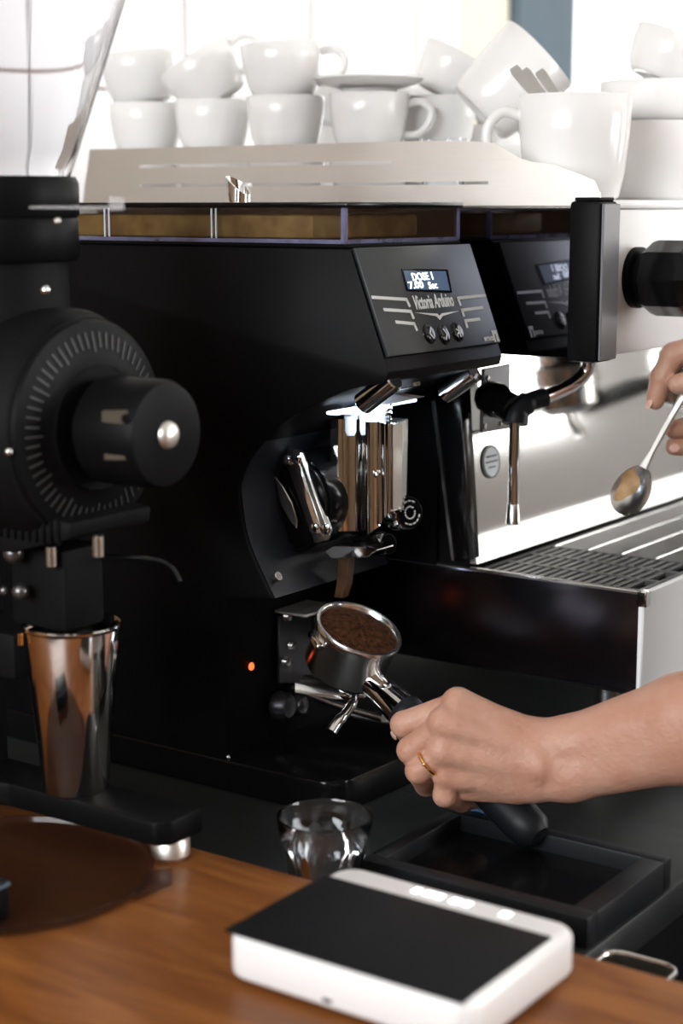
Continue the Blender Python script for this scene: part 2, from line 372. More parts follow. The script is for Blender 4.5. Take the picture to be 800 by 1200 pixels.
# steam knob on the front
kc = at(724, 325, Y=.33)
kz = kc.z; 
kn = part(em, 'steam_knob', MB().lathe([(0, 0), (.030, 0), (.033, .002), (.035, .008), (.035, .040), (.031, .048), (0, .050)], (kc.x + .030, .335, kz), (1, 0, 0), n=8), 'black_gloss', angle=20)
part(em, 'knob_shaft', MB().lathe([(0, 0), (.0285, 0), (.0285, .006), (.0225, .008), (.0225, .028), (.0245, .029), (.0245, .034), (0, .034)], (.0985, .335, kz), (1, 0, 0), n=32), 'black', sub=kn)
# steam wand: plate, ball joint, chrome arm, rubber grip, wand, tip
plate = [(563, 432), (594, 426), (593, 502), (561, 507)]
part(em, 'joint_plate', MB().prism([at(x, y, X=-.030) for x, y in plate], (.004, 0, 0), .0006, 1), 'grate')
for x, y in ((571, 443), (567, 499), (586, 496)):
    p = at(x, y, X=-.026); part(em, 'screw', MB().cyl(p, p + Vector((.002, 0, 0)), .0025, n=12), 'steel')
wx = .012
J = at(583, 470, X=-.01); Bj = at(602, 480, X=wx)
wand = part(em, 'wand_joint', MB().tube(spline([at(575, 466, X=-.026), J, Bj], 6), [.017] * 7 + [.014] * 6), 'black_gloss')
A0 = at(690, 420, X=.05); A1 = at(686, 436, X=.046)
armp = spline([A0, A1, at(668, 452, X=.036), at(635, 467, X=.024), at(612, 476, X=.016)], 8)
part(em, 'steam_arm', MB().tube(armp, .0068, 16), 'chrome')
part(em, 'grip_sleeve', MB().tube(spline([at(638, 466, X=.026), at(620, 471, X=.018), at(606, 482, X=wx), at(603, 497, X=wx)], 6), [.0092] * 7 + [.0115] * 6 + [.0125] * 6), 'rubber')
wa = part(em, 'steam_wand', MB().tube([at(603, 492, X=wx), at(602, 540, X=wx), at(601, 594, X=wx)], .0052, 16), 'chrome')
part(em, 'wand_tip', MB().cyl(at(601, 590, X=wx), at(601, 614, X=wx), .0055, .0072), 'steel', sub=wa)
# group heads and brewing handles, further along the machine
for gy in (.62, .95):
    g = part(em, 'group_head', MB().lathe([(0, 0), (.038, 0), (.038, .022), (.030, .026), (.030, .062), (0, .062)], (.035, gy, .300), (0, 0, 1)), 'chrome')
    part(em, 'filter_holder', MB().lathe([(0, 0), (.022, 0), (.036, .008), (.037, .03), (0, .03)], (.035, gy, .268), (0, 0, 1)), 'chrome', sub=g)
    part(em, 'holder_handle', MB().tube([(.07, gy, .284), (.11, gy, .281), (.20, gy, .268)], [.008, .013, .014]), 'black_gloss', sub=g)
    part(em, 'holder_spout', MB().tube([(.035, gy, .272), (.035, gy, .258), (.036, gy + .016, .245), (.036, gy + .017, .238)], .006), 'chrome', sub=g)
# drip tray
ZT = .143; XF = .160
part(em, 'tray_body', MB().box((-.50, YM + .006, .045), (XF - .006, YE, ZT - .018)), 'black_matte', smooth=False)
part(em, 'tray_side', MB().prism(xz([(-.50, .046), (XF - .004, .050), (XF - .004, ZT), (-.50, ZT)], YM), (0, .006, 0), .001, 1), 'tray_side')
part(em, 'tray_lip', MB().box((-.062, YM + .0005, ZT - .001), (XF - .004, YM + .0075, ZT + .0018), .0008, 1), 'steel')
part(em, 'tray_front', MB().box((XF - .006, YM - .001, .046), (XF, YE, ZT + .001), .0015, 1), 'white_steel')
part(em, 'corner_clip', MB().box((XF - .007, YM - .003, ZT - .012), (XF + .003, YM + .008, ZT + .003), .0012, 1), 'chrome')
gx0, gx1 = -.020, XF - .008
gp = part(em, 'grate_frame', MB().box((gx0, YM + .008, ZT - .006), (gx1, YM + .016, ZT), .0008, 1).box((gx0, YM + .016, ZT - .006), (gx0 + .006, YE, ZT), .0008, 1).box((gx1 - .006, YM + .016, ZT - .006), (gx1, YE, ZT), .0008, 1), 'grate')
part(em, 'drip_pan', MB().box((gx0, YM + .008, ZT - .017), (gx1, YE, ZT - .012)), 'black_gloss', smooth=False)
def slatrow(y0, y1, xs):
    for x in xs:
        part(em, 'grate_slat', MB().box((x - .0026, y0, ZT - .005), (x + .0026, y1, ZT - .0005), .0006, 1), 'grate', smooth=False)
gxs = [gx0 + .014 + i * .0098 for i in range(15)]
for y0 in (YM + .016, YM + .062, YM + .108):
    slatrow(y0, y0 + .042, gxs)
    part(em, 'grate_bar', MB().box((gx0 + .006, y0 + .040, ZT - .006), (gx1 - .006, y0 + .046, ZT), .0006, 1), 'grate')
for i in range(4):
    xa = gx0 + .008 + i * .0375
    part(em, 'grate_plate', MB().box((xa, YM + .154, ZT - .005), (xa + .034, YE - .01, ZT - .0005), .0008, 1), 'grate')
for k in range(5):
    xs = gx0 + .0445 + k * .0375 - .0375
    part(em, 'grate_wire', MB().tube([(xs, YM + .154, ZT - .001), (xs, YE - .01, ZT - .001)], .0016, 8), 'steel')
for x in (-.44, .10):
    for y in (YM + .06, YE - .06):
        f = part(em, 'foot', MB().lathe([(0, 0), (.024, 0), (.024, .012), (.016, .016), (.016, .092), (0, .092)], (x, y, WT), (0, 0, 1)), 'steel')

# ------------------------------------------------------------------ on-demand espresso grinder
G0, G1 = .03, .22
gr = thing('espresso_grinder', 'tall black espresso grinder with backlit display panel, chrome chute and portafilter fork', 'coffee grinder', (-.2, .125, WT))
curve = spline([(.0207, 0, .3459), (-.0241, 0, .3339), (-.0782, 0, .3083), (-.1159, 0, .2792), (-.1345, 0, .2508), (-.1357, 0, .2276), (-.1265, 0, .1898), (-.1001, 0, .1449)], 5)
prof = [(-.52, -.015), (-.154, -.015), (-.152, .138)] + [(p.x, p.z) for p in curve[::-1]] + [(.0228, .3535), (-.0155, .4538), (-.52, .4538)]
part(gr, 'body', MB().prism(xz(prof, G0), (0, G1 - G0, 0), .0012, 2), 'black', angle=30)
# grey lining of the hollow front
lin = [(p.x + .0012, p.z) for p in curve[14:]]
lin2 = [(p.x - .001, p.z) for p in curve[14:]][::-1]
part(gr, 'hollow_lining', MB().prism(xz(lin + lin2, G0 + .004), (0, G1 - G0 - .008, 0)), 'cavity', angle=30)
# base plate
bx = [(-.52, G0 - .002), (-.075, G0 - .002)] + [(p.x, p.y) for p in arc((-.055, G0 + .025, 0), (0, -1, 0), (1, 0, 0), .027, .3, math.pi / 2, 6)] + [(-.022, G1 - .02), (-.04, G1), (-.52, G1)]
part(gr, 'base_plate', MB().prism([(x, y, WT) for x, y in bx], (0, 0, .031), .003), 'black_gloss')
part(gr, 'base_screw', MB().sphere((-.1535, G0 + .002, -.0125), .002), 'chrome')
# control panel
PT = Vector((-.0155, 0, .4538)); PB = Vector((.0232, 0, .3532))
pdn = (PB - PT).normalized(); pup = -pdn; pn = Vector((0, 1, 0)).cross(pup); PP = PT + pn * .004
cp = part(gr, 'control_panel', MB().prism([Vector((0, G0 + .002, 0)) + PT + pn * .0002, Vector((0, G1 - .002, 0)) + PT + pn * .0002, Vector((0, G1 - .002, 0)) + PT + pn * .0002 + pdn * .0955, Vector((0, G0 + .002, 0)) + PT + pn * .0002 + pdn * .0955], pn * .0038, .0012, 2), 'panel')
hp = lambda x, y, lift=.0001: hit(x, y, PP + pn * lift, pn)
def onpanel(name, px, m, th=.0005, lift=.0001):
    return part(gr, name, MB().prism([hp(x, y, lift) for x, y in px], pn * th), m, sub=cp, smooth=False)
onpanel('display_frame', [(470, 315), (524, 316), (529, 343), (476, 341)], 'black_gloss', .0006)
onpanel('display', [(472.5, 317.5), (521.5, 318), (526.5, 340.5), (478, 339)], 'lcd', .0005, .0006)
YV = Vector((0, 1, 0))
for tx, x, y, wpx in (('DOSE 1', 484, 329, 24), ('7.00', 480, 338.5, 17), ('Sec', 503, 338.5, 10)):
    o = hp(x, y, .0011); wd = (hp(x + wpx, y) - hp(x, y)).length
    part(gr, 'display_text', text_mb(tx, .0098 if tx[0] == 'D' else .009, o, YV, pup, width=wd, bold=.0001), 'lcd_text', sub=cp, smooth=False)
o = hp(487.5, 362.5); wd = (hp(533, 360) - hp(487.5, 362.5)).y
part(gr, 'brand_lettering', text_mb('Victoria Arduino', .0175, o, YV, pup, width=wd, shear=.28, bold=.0003), 'print', sub=cp, smooth=False)
def stripe(pts, wd=.0028):
    p = [hp(x, y) for x, y in pts]; mb = MB()
    for a, b in zip(p[:-1], p[1:]):
        t = (b - a).normalized(); q = pn.cross(t) * wd / 2; e = t * wd * .35
        mb.prism([a - q - e, b - q + e, b + q + e, a + q - e], pn * .0004)
    part(gr, 'wing_stripe', mb, 'print', sub=cp, smooth=False)
for l in ([(436, 348.5), (476, 351), (479.5, 358.5)], [(450, 363), (481, 365), (484, 372.5)], [(464, 377.5), (485, 379.5), (488, 386.5)],
          [(568, 346.5), (536.5, 349.5), (539, 357)], [(565, 360.5), (541, 363.5), (543, 370)], [(561.5, 374), (545, 376), (547, 383)]): stripe(l)
part(gr, 'wing_emblem', MB().prism([hp(485.5, 366.3), hp(512, 367.7), hp(514.5, 370.5), hp(517, 367.3), hp(537.5, 364.4), hp(518, 370.5), hp(515.2, 375), hp(511, 370.6)], pn * .0004), 'print', sub=cp, smooth=False)
for (x, y), g in (((502.5, 391.5), '<'), ((519.5, 392.5), '>'), ((535.5, 389.5), '*')):
    c = hp(x, y)
    b = part(gr, 'button', MB().lathe([(0, .0024), (.0062, .0022), (.0084, .0012), (.0092, 0), (.0092, -.001), (0, -.001)], c, pn, n=28), 'black_gloss', sub=cp)
    mb = MB(); q = c + pn * .0024
    def bar(a, b2, ww=.0012):
        A = q + YV * a[0] + pup * a[1]; B = q + YV * b2[0] + pup * b2[1]; t = (B - A).normalized(); s = pn.cross(t) * ww / 2
        mb.prism([A - s, B - s, B + s, A + s], pn * .0004)
    if g == '<': bar((.002, .005), (-.002, 0)); bar((-.002, 0), (.002, -.005))
    elif g == '>': bar((-.002, .005), (.002, 0)); bar((.002, 0), (-.002, -.005))
    else:
        for k in range(3): bar((.005 * math.cos(k * 1.047 + .5), .005 * math.sin(k * 1.047 + .5)), (-.005 * math.cos(k * 1.047 + .5), -.005 * math.sin(k * 1.047 + .5)))
    part(gr, 'button_symbol', mb, 'print', sub=cp, smooth=False)
o = hp(568, 400); part(gr, 'small_lettering', text_mb('MYTHOS', .0055, o, YV, pup, width=(hp(579, 398) - o).y, bold=.0002), 'print', sub=cp, smooth=False)
a = hp(579.5, 401); part(gr, 'number_mark', MB().prism([a, a + YV * .0028, a + YV * .0028 + pup * .0075, a + YV * .0052 + pup * .0075, a + YV * .0052, a + YV * .0085, a + YV * .0085 + pup * .011, a + pup * .011], pn * .0004), 'print', sub=cp, smooth=False)
# hopper on top
def shell(a, b, t=.0025):
    mb = MB(); mb.box((a[0], a[1], a[2]), (b[0], a[1] + t, b[2])); mb.box((a[0], b[1] - t, a[2]), (b[0], b[1], b[2]))
    mb.box((a[0], a[1] + t, a[2]), (a[0] + t, b[1] - t, b[2])); mb.box((b[0] - t, a[1] + t, a[2]), (b[0], b[1] - t, b[2])); return mb
part(gr, 'hopper_seat', MB().box((-.405, G0 + .003, .4542), (-.021, G1 - .003, .4575), .001, 1), 'black')
hpw = part(gr, 'hopper', shell((-.40, G0 + .004, .4576), (-.024, G1 - .004, .4875)), 'smoke', smooth=False)
part(gr, 'hopper_glow_strip', MB().box((-.40, G0 + .0032, .4578), (-.0232, G0 + .0042, .4612)).box((-.0242, G0 + .0042, .4578), (-.0232, G1 - .004, .4612)), 'violet_glow_clear', sub=hpw, smooth=False)  # thin strip for the LED glow edge, glow put into its colour
for x in (122, 247):
    for dx in (0, 5):
        p = at(x + dx, 262, Y=G0 + .003); part(gr, 'hopper_rib', MB().box((p.x, G0 + .0028, .4612), (p.x + .0012, G0 + .0041, .4868)), 'milky', sub=hpw, smooth=False)
part(gr, 'corner_rib', MB().box((-.0275, G0 + .0022, .458), (-.0222, G0 + .0075, .488), .0012, 1), 'violet_glow_clear', sub=hpw)
part(gr, 'corner_rib', MB().box((-.0275, G1 - .0065, .458), (-.0222, G1 - .002, .488), .0012, 1), 'violet_glow_clear', sub=hpw)
part(gr, 'coffee_load', MB().box((-.395, G0 + .012, .4615), (-.062, G1 - .012, .4815), .003), 'bean_bed')
lid = part(gr, 'hopper_lid', MB().box((-.405, G0 + .001, .4876), (-.020, G1 - .001, .4922), .0012, 2), 'black_gloss')
# chrome lid grip: tube with a slanted mouth
c = at(281, 237, Y=.10); gm = MB(); n = 24; vs = []; fs = []
for ring_, (r, hz) in enumerate([(.0098, 0), (.0098, 1), (.0080, 1), (.0080, .2)]):
    for i in range(n):
        t = 2 * math.pi * i / n; x, y = math.cos(t), math.sin(t)
        h = .0155 - .0085 * x; ox = -.0045 * (h / .02) * max(0, -x)
        vs.append((c.x + x * r + (ox if hz == 1 else 0), c.y + y * r, .4920 + (h if hz == 1 else hz * .01)))
for j in range(3):
    for i in range(n): fs.append((j * n + i, j * n + (i + 1) % n, (j + 1) * n + (i + 1) % n, (j + 1) * n + i))
fs.append(tuple(3 * n + i for i in range(n))); gm.add(vs, fs)
part(gr, 'lid_grip', gm, 'chrome', sub=lid)
# burr drum and its fittings in the hollow
DC = at(346, 588, Y=.10)
part(gr, 'burr_drum', MB().lathe([(0, 0), (.036, 0), (.040, .003), (.047, .004), (.047, .10), (0, .10)], (DC.x, .088, DC.z), (0, 1, 0), n=56), 'black_gloss')
part(gr, 'drum_rim', MB().ring(arc((DC.x, .0885, DC.z), (1, 0, 0), (0, 0, 1), .0435, 0, 2 * math.pi * 47 / 48, 47), .0016), 'black_gloss')
cl = part(gr, 'clamp_arm', MB().prism([at(x, y, Y=.082) for x, y in [(331, 533), (338, 524), (351, 530), (385, 622), (381, 634), (368, 637)]], (0, .007, 0), .0012, 2), 'steel')
part(gr, 'clamp_arm', MB().prism([at(x, y, Y=.080) for x, y in [(341, 534), (346, 533), (376, 624), (371, 626)]], (0, .003, 0), .0006, 1), 'chrome')
for x, y in ((337, 539), (348, 537), (369, 619), (382, 620)):
    p = at(x, y, Y=.082); part(gr, 'clamp_screw', MB().lathe([(0, .004), (.004, .0035), (.0055, .001), (.0055, 0), (0, 0)], p, (0, -1, 0), n=20), 'chrome')
part(gr, 'blade', MB().prism([at(x, y, Y=.083) for x, y in [(321, 557), (331, 570), (342, 590), (348, 610), (347, 620), (339, 610), (329, 592)]], (0, .003, 0), .0006, 1), 'steel')
# polished chute block: fluted outline pushed upwards
Bx = lambda x: at(x, 570, Y=.112).x
x0b, x1b = Bx(384), Bx(457)
outl = [(x0b, .150), (x0b, .116), (x0b + .003, .112), (x0b + .011, .112)]
outl += [(x0b + .012 + .030 * k / 8, .112 + .010 * math.sin(math.pi * k / 8)) for k in range(9)]
outl += [(x0b + .046, .112), (x0b + .050, .114), (x0b + .052, .119), (x0b + .055, .114), (x1b - .003, .111), (x1b, .113), (x1b, .129), (x1b - .006, .150)]
cz0, cz1 = .195, .2985
cm = MB().prism([(x, y, cz0 if x < x1b - .02 else cz0 + .028 * (x - x1b + .02) / .02) for x, y in outl], (0, 0, .01))
vs = [(x, y, cz0 + (.024 * max(0, (x - x1b + .024) / .024))) for x, y in outl]; k = len(vs)
cm = MB().add(vs + [(x, y, cz1) for x, y in outl], [tuple(range(k))[::-1], tuple(range(k, 2 * k))] + [(i, (i + 1) % k, (i + 1) % k + k, i + k) for i in range(k)])
ch = part(gr, 'chute_block', cm, 'polished_chrome', angle=50)
part(gr, 'chute_front', MB().box((x1b + .0002, .1135, cz0 + .026), (x1b + .002, .1285, cz1 - .0005), .0004, 1), 'steel', sub=ch)
p = at(440, 557, Y=.110); part(gr, 'chute_screw', MB().sphere(p, .0025, (1, .6, 1)), 'chrome', sub=ch)
part(gr, 'nozzle_lip', MB().prism([at(x, y, Y=.108) for x, y in [(379, 646), (390, 639), (428, 640), (441, 645), (430, 654), (388, 655)]], (0, .03, 0), .001, 1), 'chrome')
part(gr, 'coffee_flap', MB().prism([at(x, y, Y=.118) for x, y in [(396, 653), (409, 652), (406, 685), (401, 701), (391, 700), (394, 684)]], (0, .010, 0), .0006, 1), 'flap')
for y in (.045, .175):
    p = Vector((-.108, y, .160)); part(gr, 'lining_screw', MB().cyl(p, p + Vector((.005, 0, .003)), .0045, n=18), 'steel')
# adjusting knob with ring marks, small ring underneath
kc2 = at(470, 601, Y=.150); kd = Vector((.93, -.34, .16)).normalized()
ak = part(gr, 'adjusting_knob', MB().lathe([(0, 0), (.014, 0), (.014, .004), (.0165, .006), (.0165, .022), (.0150, .0245), (0, .0245)], kc2 - kd * .012, kd, n=40), 'chrome')
fc = kc2 + kd * .0125; fa = kd.orthogonal().normalized(); fb = kd.cross(fa)
part(gr, 'knob_face', MB().cyl(fc - kd * .001, fc + kd * .0008, .0138, n=40), 'black_gloss', sub=ak)
for r, a0, a1 in ((.0108, .2, 2.6), (.0108, 3.3, 5.6), (.0055, 0, 6.0)):
    for k in range(int((a1 - a0) / .42)):
        part(gr, 'knob_mark', MB().tube(arc(fc + kd * .001, fa, fb, r, a0 + k * .42, a0 + k * .42 + .28, 3), .0008, 6), 'print', sub=ak)
kc3 = at(449, 637, Y=.150)
part(gr, 'lower_knob', MB().lathe([(0, 0), (.011, 0), (.011, .018), (.0095, .020), (0, .0195)], kc3 - kd * .012, kd, n=32), 'chrome')
part(gr, 'lower_knob_face', MB().cyl(kc3 + kd * .0065, kc3 + kd * .0082, .0086, n=32), 'black_gloss')
# lit parts under the head: spring, milky nozzle, work light, chrome feet
sp = MB(); s0 = at(450, 500, Y=.145); s1 = at(451, 463, Y=.145)
sp.tube([s0 + (s1 - s0) * (i / 80) + Vector((math.cos(i * .55), math.sin(i * .55), 0)) * .0058 for i in range(81)], .0014, 6)
part(gr, 'spring', sp, 'chrome'); part(gr, 'spring_core', MB().cyl(s0, s1, .0042), 'milky')
part(gr, 'nozzle', MB().lathe([(0, 0), (.0045, 0), (.0062, .004), (.0062, .018), (.010, .020), (.010, .026), (0, .026)], at(411, 510, Y=.122), (0, 0, 1)), 'milky')
part(gr, 'nozzle_block', MB().box(at(420, 500, Y=.125), at(440, 474, Y=.125) + Vector((0, .02, 0)), .001, 1), 'milky')
part(gr, 'light_bar', MB().box((-.062, .060, .3095), (-.050, .190, .3125), .001, 1), 'led_white')
lb = bpy.data.lights.new('work_light', 'AREA'); lb.shape = 'RECTANGLE'; lb.size = .012; lb.size_y = .13; lb.energy = .09; lb.color = (.72, .85, 1)
lo = bpy.data.objects.new('work_light', lb); col.objects.link(lo); lo.location = (-.056, .125, .309)
part(gr, 'bracket', MB().prism([at(x, y, Y=.12) for x, y in [(396, 471), (448, 460), (490, 466), (455, 474), (400, 480)]], (0, .012, 0), .0006, 1), 'milky')
part(gr, 'bracket', MB().prism([at(x, y, Y=.15) for x, y in [(440, 452), (484, 447), (484, 453), (446, 462)]], (0, .012, 0), .0006, 1), 'steel')
for (xa, ya), (xb, yb), yy in (((424, 474), (462, 444), .042), ((520, 462), (556, 436), .208)):
    A = at(xa, ya, Y=yy); B = at(xb, yb, Y=yy); part(gr, 'chrome_foot', MB().cyl(A, B, .0098, n=32), 'chrome')
# power light and portafilter fork on the lower front
XL = -.1515
p = at(294.5, 781, X=XL); part(gr, 'power_light', MB().sphere(p, .0034, (.6, 1, 1.1)), 'led_red')
fp = part(gr, 'fork_plate', MB().prism([at(x, y, X=XL + .001) for x, y in [(324, 722), (344, 716), (362, 716), (362, 800), (324, 800)]], (.003, 0, 0), .0006, 1), 'dark_metal')
for x, y in ((336, 722), (341, 756), (334, 775)):
    p = at(x, y, X=XL + .004); part(gr, 'fork_bolt', MB().lathe([(0, .005), (.004, .004), (.0055, 0), (0, 0)], p, (1, 0, 0), n=16), 'steel', sub=fp)
part(gr, 'fork_shelf', MB().box((-.149, .098, .112), (-.112, .150, .1150), .001, 1), 'brushed', sub=fp)
for x, y, r in ((336, 828, .014), (352, 826, .011)):
    p = at(x, y, X=-.140); part(gr, 'fork_knob', MB().lathe([(0, .016), (r * .7, .015), (r, .009), (r, 0), (0, 0)], p - Vector((.011, 0, 0)), (1, 0, 0), n=24), 'dark_metal')
a0 = at(345, 806, X=-.148)
for dy in (0, .05):
    part(gr, 'fork_arm', MB().tube(spline([a0 + Vector((0, dy, 0)), Vector((-.10, a0.y + dy, a0.z - .008)), Vector((-.045, a0.y + dy, a0.z - .012))], 6), .0042, 12), 'steel')
h0 = at(414, 818, d=1.545)
part(gr, 'fork_hook', MB().tube(spline([h0 + Vector((-.012, 0, .001)), h0, at(408, 832, d=1.54), at(396, 846, d=1.535), at(388, 858, d=1.53)], 6), [.0035] * 8 + [.0045] * 8 + [.0055] * 9, 12), 'chrome')
part(gr, 'fork_plate_lower', MB().prism([at(x, y, d=1.555) for x, y in [(345, 800), (395, 812), (427, 815), (427, 819), (392, 820), (345, 812)]], (-.01, .03, 0), .0006, 1), 'steel')
# ------------------------------------------------------------------ big shop grinder on the bar (dial, knob, glass hopper)
EY = -.215; EZ = .326; HX = -.172
ek = thing('shop_grinder', 'black shop coffee grinder with large dial knob and clear hopper on the wooden bar', 'coffee grinder', (-.12, EY, 0))
AX = (1, 0, 0)
part(ek, 'housing', MB().lathe([(0, 0), (.075, 0), (.086, .008), (.088, .02), (.088, .16), (.085, .168), (.082, .172), (.082, .178), (0, .178)], (-.262, EY, EZ), AX, n=64), 'black_matte')
dl = part(ek, 'dial', MB().lathe([(0, 0), (.079, 0), (.081, .002), (.079, .005), (.058, .010), (.048, .011), (.046, .013), (0, .013)], (-.0855, EY, EZ), AX, n=64), 'black')
mk = MB()
for i in range(60):
    t = 2 * math.pi * i / 60; ri, ro = (.060 if i % 5 else .057), .0715
    f = lambda r: -.0855 + .010 - .005 * (r - .058) / .021 + .0004
    e = Vector((0, math.cos(t), math.sin(t))); q = Vector((0, -math.sin(t), math.cos(t))) * .0007; c0 = Vector((0, EY, EZ))
    mk.prism([c0 + e * ri - q + Vector((f(ri), 0, 0)), c0 + e * ro - q + Vector((f(ro), 0, 0)), c0 + e * ro + q + Vector((f(ro), 0, 0)), c0 + e * ri + q + Vector((f(ri), 0, 0))], (.0004, 0, 0))
part(ek, 'dial_marks', mk, 'dial_print', sub=dl, smooth=False)
for t in (3.25,):
    p = Vector((-.0835, EY + .083 * math.cos(t), EZ + .083 * math.sin(t))); part(ek, 'dial_screw', MB().sphere(p, .0032), 'steel', sub=dl)
kb = part(ek, 'dial_knob', MB().lathe([(0, 0), (.030, 0), (.030, .004), (.0395, .010), (.0402, .014), (.0402, .060), (.0375, .0655), (.034, .0665), (0, .0665)], (-.0725, EY, EZ), AX, n=56), 'black')
part(ek, 'knob_screw', MB().lathe([(0, .006), (.006, .0055), (.0095, .003), (.0105, 0), (0, 0)], (-.0062, EY, EZ), AX, n=28), 'brushed', sub=kb)
for x0, x1, z0, z1 in ((118, 147, 481, 499), (121, 147, 529, 540)):
    pts = [at(x, y, Y=EY - .0385) for x, y in ((x0, z0), (x1, z0), (x1, z1), (x0, z1))]
    part(ek, 'knob_plate', MB().prism(pts, (0, .004, 0), .001, 1), 'knob_brass', sub=kb)
p = at(146, 491, Y=EY - .0388); part(ek, 'knob_hole', MB().cyl(p, p + Vector((0, .004, 0)), .0035, n=18), 'black', sub=kb)
# neck, collar, hopper
part(ek, 'throat', MB().lathe([(0, 0), (.060, 0), (.056, .012), (.052, .018), (.052, .062), (0, .062)], (HX, EY, EZ + .068), (0, 0, 1), n=48), 'black_matte')
p = at(53, 340, Y=EY - .046); part(ek, 'throat_screw', MB().sphere(p, .0035), 'chrome')
part(ek, 'collar', MB().lathe([(0, 0), (.058, 0), (.0605, .003), (.0605, .030), (.0595, .032), (.0615, .035), (.0615, .058), (.059, .063), (0, .063)], (HX, EY, .4480), (0, 0, 1), n=56), 'black')
p = at(67, 259, Y=EY - .056); part(ek, 'collar_screw', MB().sphere(p, .0025), 'steel')
p0 = at(34, 243, Y=EY - .066); p1 = at(131, 243, Y=EY - .066)
part(ek, 'shutter', MB().box((p0.x, p0.y, p0.z - .0010), (p1.x, p0.y + .012, p0.z + .0010), .0005, 1), 'clear')
part(ek, 'shutter_tab', MB().box((p1.x - .003, p0.y, p0.z - .002), (p1.x + .001, p0.y + .012, p0.z + .007), .0008, 1), 'clear')
part(ek, 'hopper', MB().lathe([(.052, .511), (.055, .511), (.062, .530), (.120, .70), (.124, .715), (.1205, .715), (.1165, .70), (.0585, .530), (.052, .518)], (HX, EY, 0), (0, 0, 1), n=56, closed=True), 'hopper_clear')
# chute under the housing, with ribs
part(ek, 'chute_housing', MB().prism([(-.150, EY - .045, .268), (-.062, EY - .045, .262), (-.064, EY - .045, .249), (-.125, EY - .045, .232), (-.180, EY - .045, .232)], (0, .09, 0), .003), 'black_matte')
for i in range(9):
    x = -.135 + i * .0075; part(ek, 'chute_rib', MB().box((x, EY - .0472, .244), (x + .0028, EY - .044, .262), .0006, 1), 'black')
part(ek, 'spout', MB().prism([(-.150, EY - .022, .234), (-.092, EY - .022, .234), (-.092, EY - .022, .170), (-.150, EY - .022, .170)], (0, .044, 0), .004), 'black_matte')
for x, y in ((60, 652), (115, 640)):
    p = at(x, y, Y=EY - .030); part(ek, 'spout_screw', MB().cyl(p - Vector((0, 0, .008)), p + Vector((0, 0, .008)), .0042, n=16), 'steel')
for x, y, r in ((16, 648, .008), (24, 693, .0065), (5, 692, .004)):
    p = at(x, y, Y=EY - .034); part(ek, 'lever_knob', MB().sphere(p, r), 'grate')
part(ek, 'lever', MB().tube(spline([at(108, 652, Y=-.2), at(135, 653, Y=-.19), at(180, 656, Y=-.175), at(200, 664, Y=-.17), at(211, 682, Y=-.17)], 6), .0022, 8), 'black_gloss')
part(ek, 'stand_column', MB().box((-.262, EY - .028, .030), (-.205, EY + .024, .26), .005), 'black_matte')
hb = part(ek, 'cup_holder', MB().box((-.205, EY - .034, .128), (-.136, EY + .026, .165), .004), 'black_matte')
part(ek, 'holder_pin', MB().cyl(at(24, 742, Y=EY - .036), at(24, 756, Y=EY - .036), .0022, n=12), 'gold', sub=hb)
part(ek, 'base', MB().prism([(x, y, .018) for x, y in [(-.33, EY - .07), (-.30, EY - .07), (-.16, EY - .022), (-.008, EY - .022), (.002, EY - .012), (.002, EY + .024), (-.16, EY + .024), (-.33, EY + .028)]], (0, 0, .020), .003), 'black')
for x, y in ((-.016, EY + .006), (-.31, EY - .05), (-.31, EY + .012)):
    part(ek, 'foot', MB().lathe([(0, 0), (.0125, 0), (.0152, .003), (.0152, .014), (.012, .0185), (0, .0185)], (x, y, 0), (0, 0, 1), n=32), 'brushed')
# ------------------------------------------------------------------ metal dosing cup on that grinder's base
tx = at(84, 930, Y=EY); tz = .0382
tn = MB().lathe([(0, 0), (.0245, 0), (.0258, .0015), (.0372, .1300), (.0384, .1310), (.0388, .1330), (.0378, .1340), (.0362, .1320), (.0248, .004), (0, .004)], (-.1075, EY, tz), (0, 0, 1), n=56)
tag(tn.build('dosing_cup', 'tin', origin=(-.1075, EY, tz)), 'polished steel dosing cup standing under the shop grinder spout', 'metal cup')

# ------------------------------------------------------------------ clear plastic lid and black box on the bar
lc = Vector((-.088, -.312, 0))
lid = MB()
prof = [(0, .0005), (.104, .0005), (.109, .003), (.110, .0085), (.107, .0085), (.1055, .0045), (.102, .0030), (0, .0030)]
lid.lathe(prof, lc, (0, 0, 1), n=64)
lid.prism([lc + Vector((.098, .075, .0015)), lc + Vector((.112, .058, .0015)), lc + Vector((.108, .020, .0015)), lc + Vector((.085, .060, .0015))], (0, 0, .005), .0008, 1)
tag(lid.build('clear_lid', 'amber_clear', origin=lc), 'round clear plastic lid with raised rim lying on the wooden bar', 'plastic lid')
bb = thing('timer_box', 'small black plastic box standing on the clear round lid', 'box', (-.075, -.385, .0032))
part(bb, 'case', MB().box((-.115, -.41, .0032), (-.0255, -.3665, .034), .004), 'black')
part(bb, 'case_band', MB().box((-.1145, -.4105, .028), (-.025, -.366, .0305), .0005, 1), 'slate')

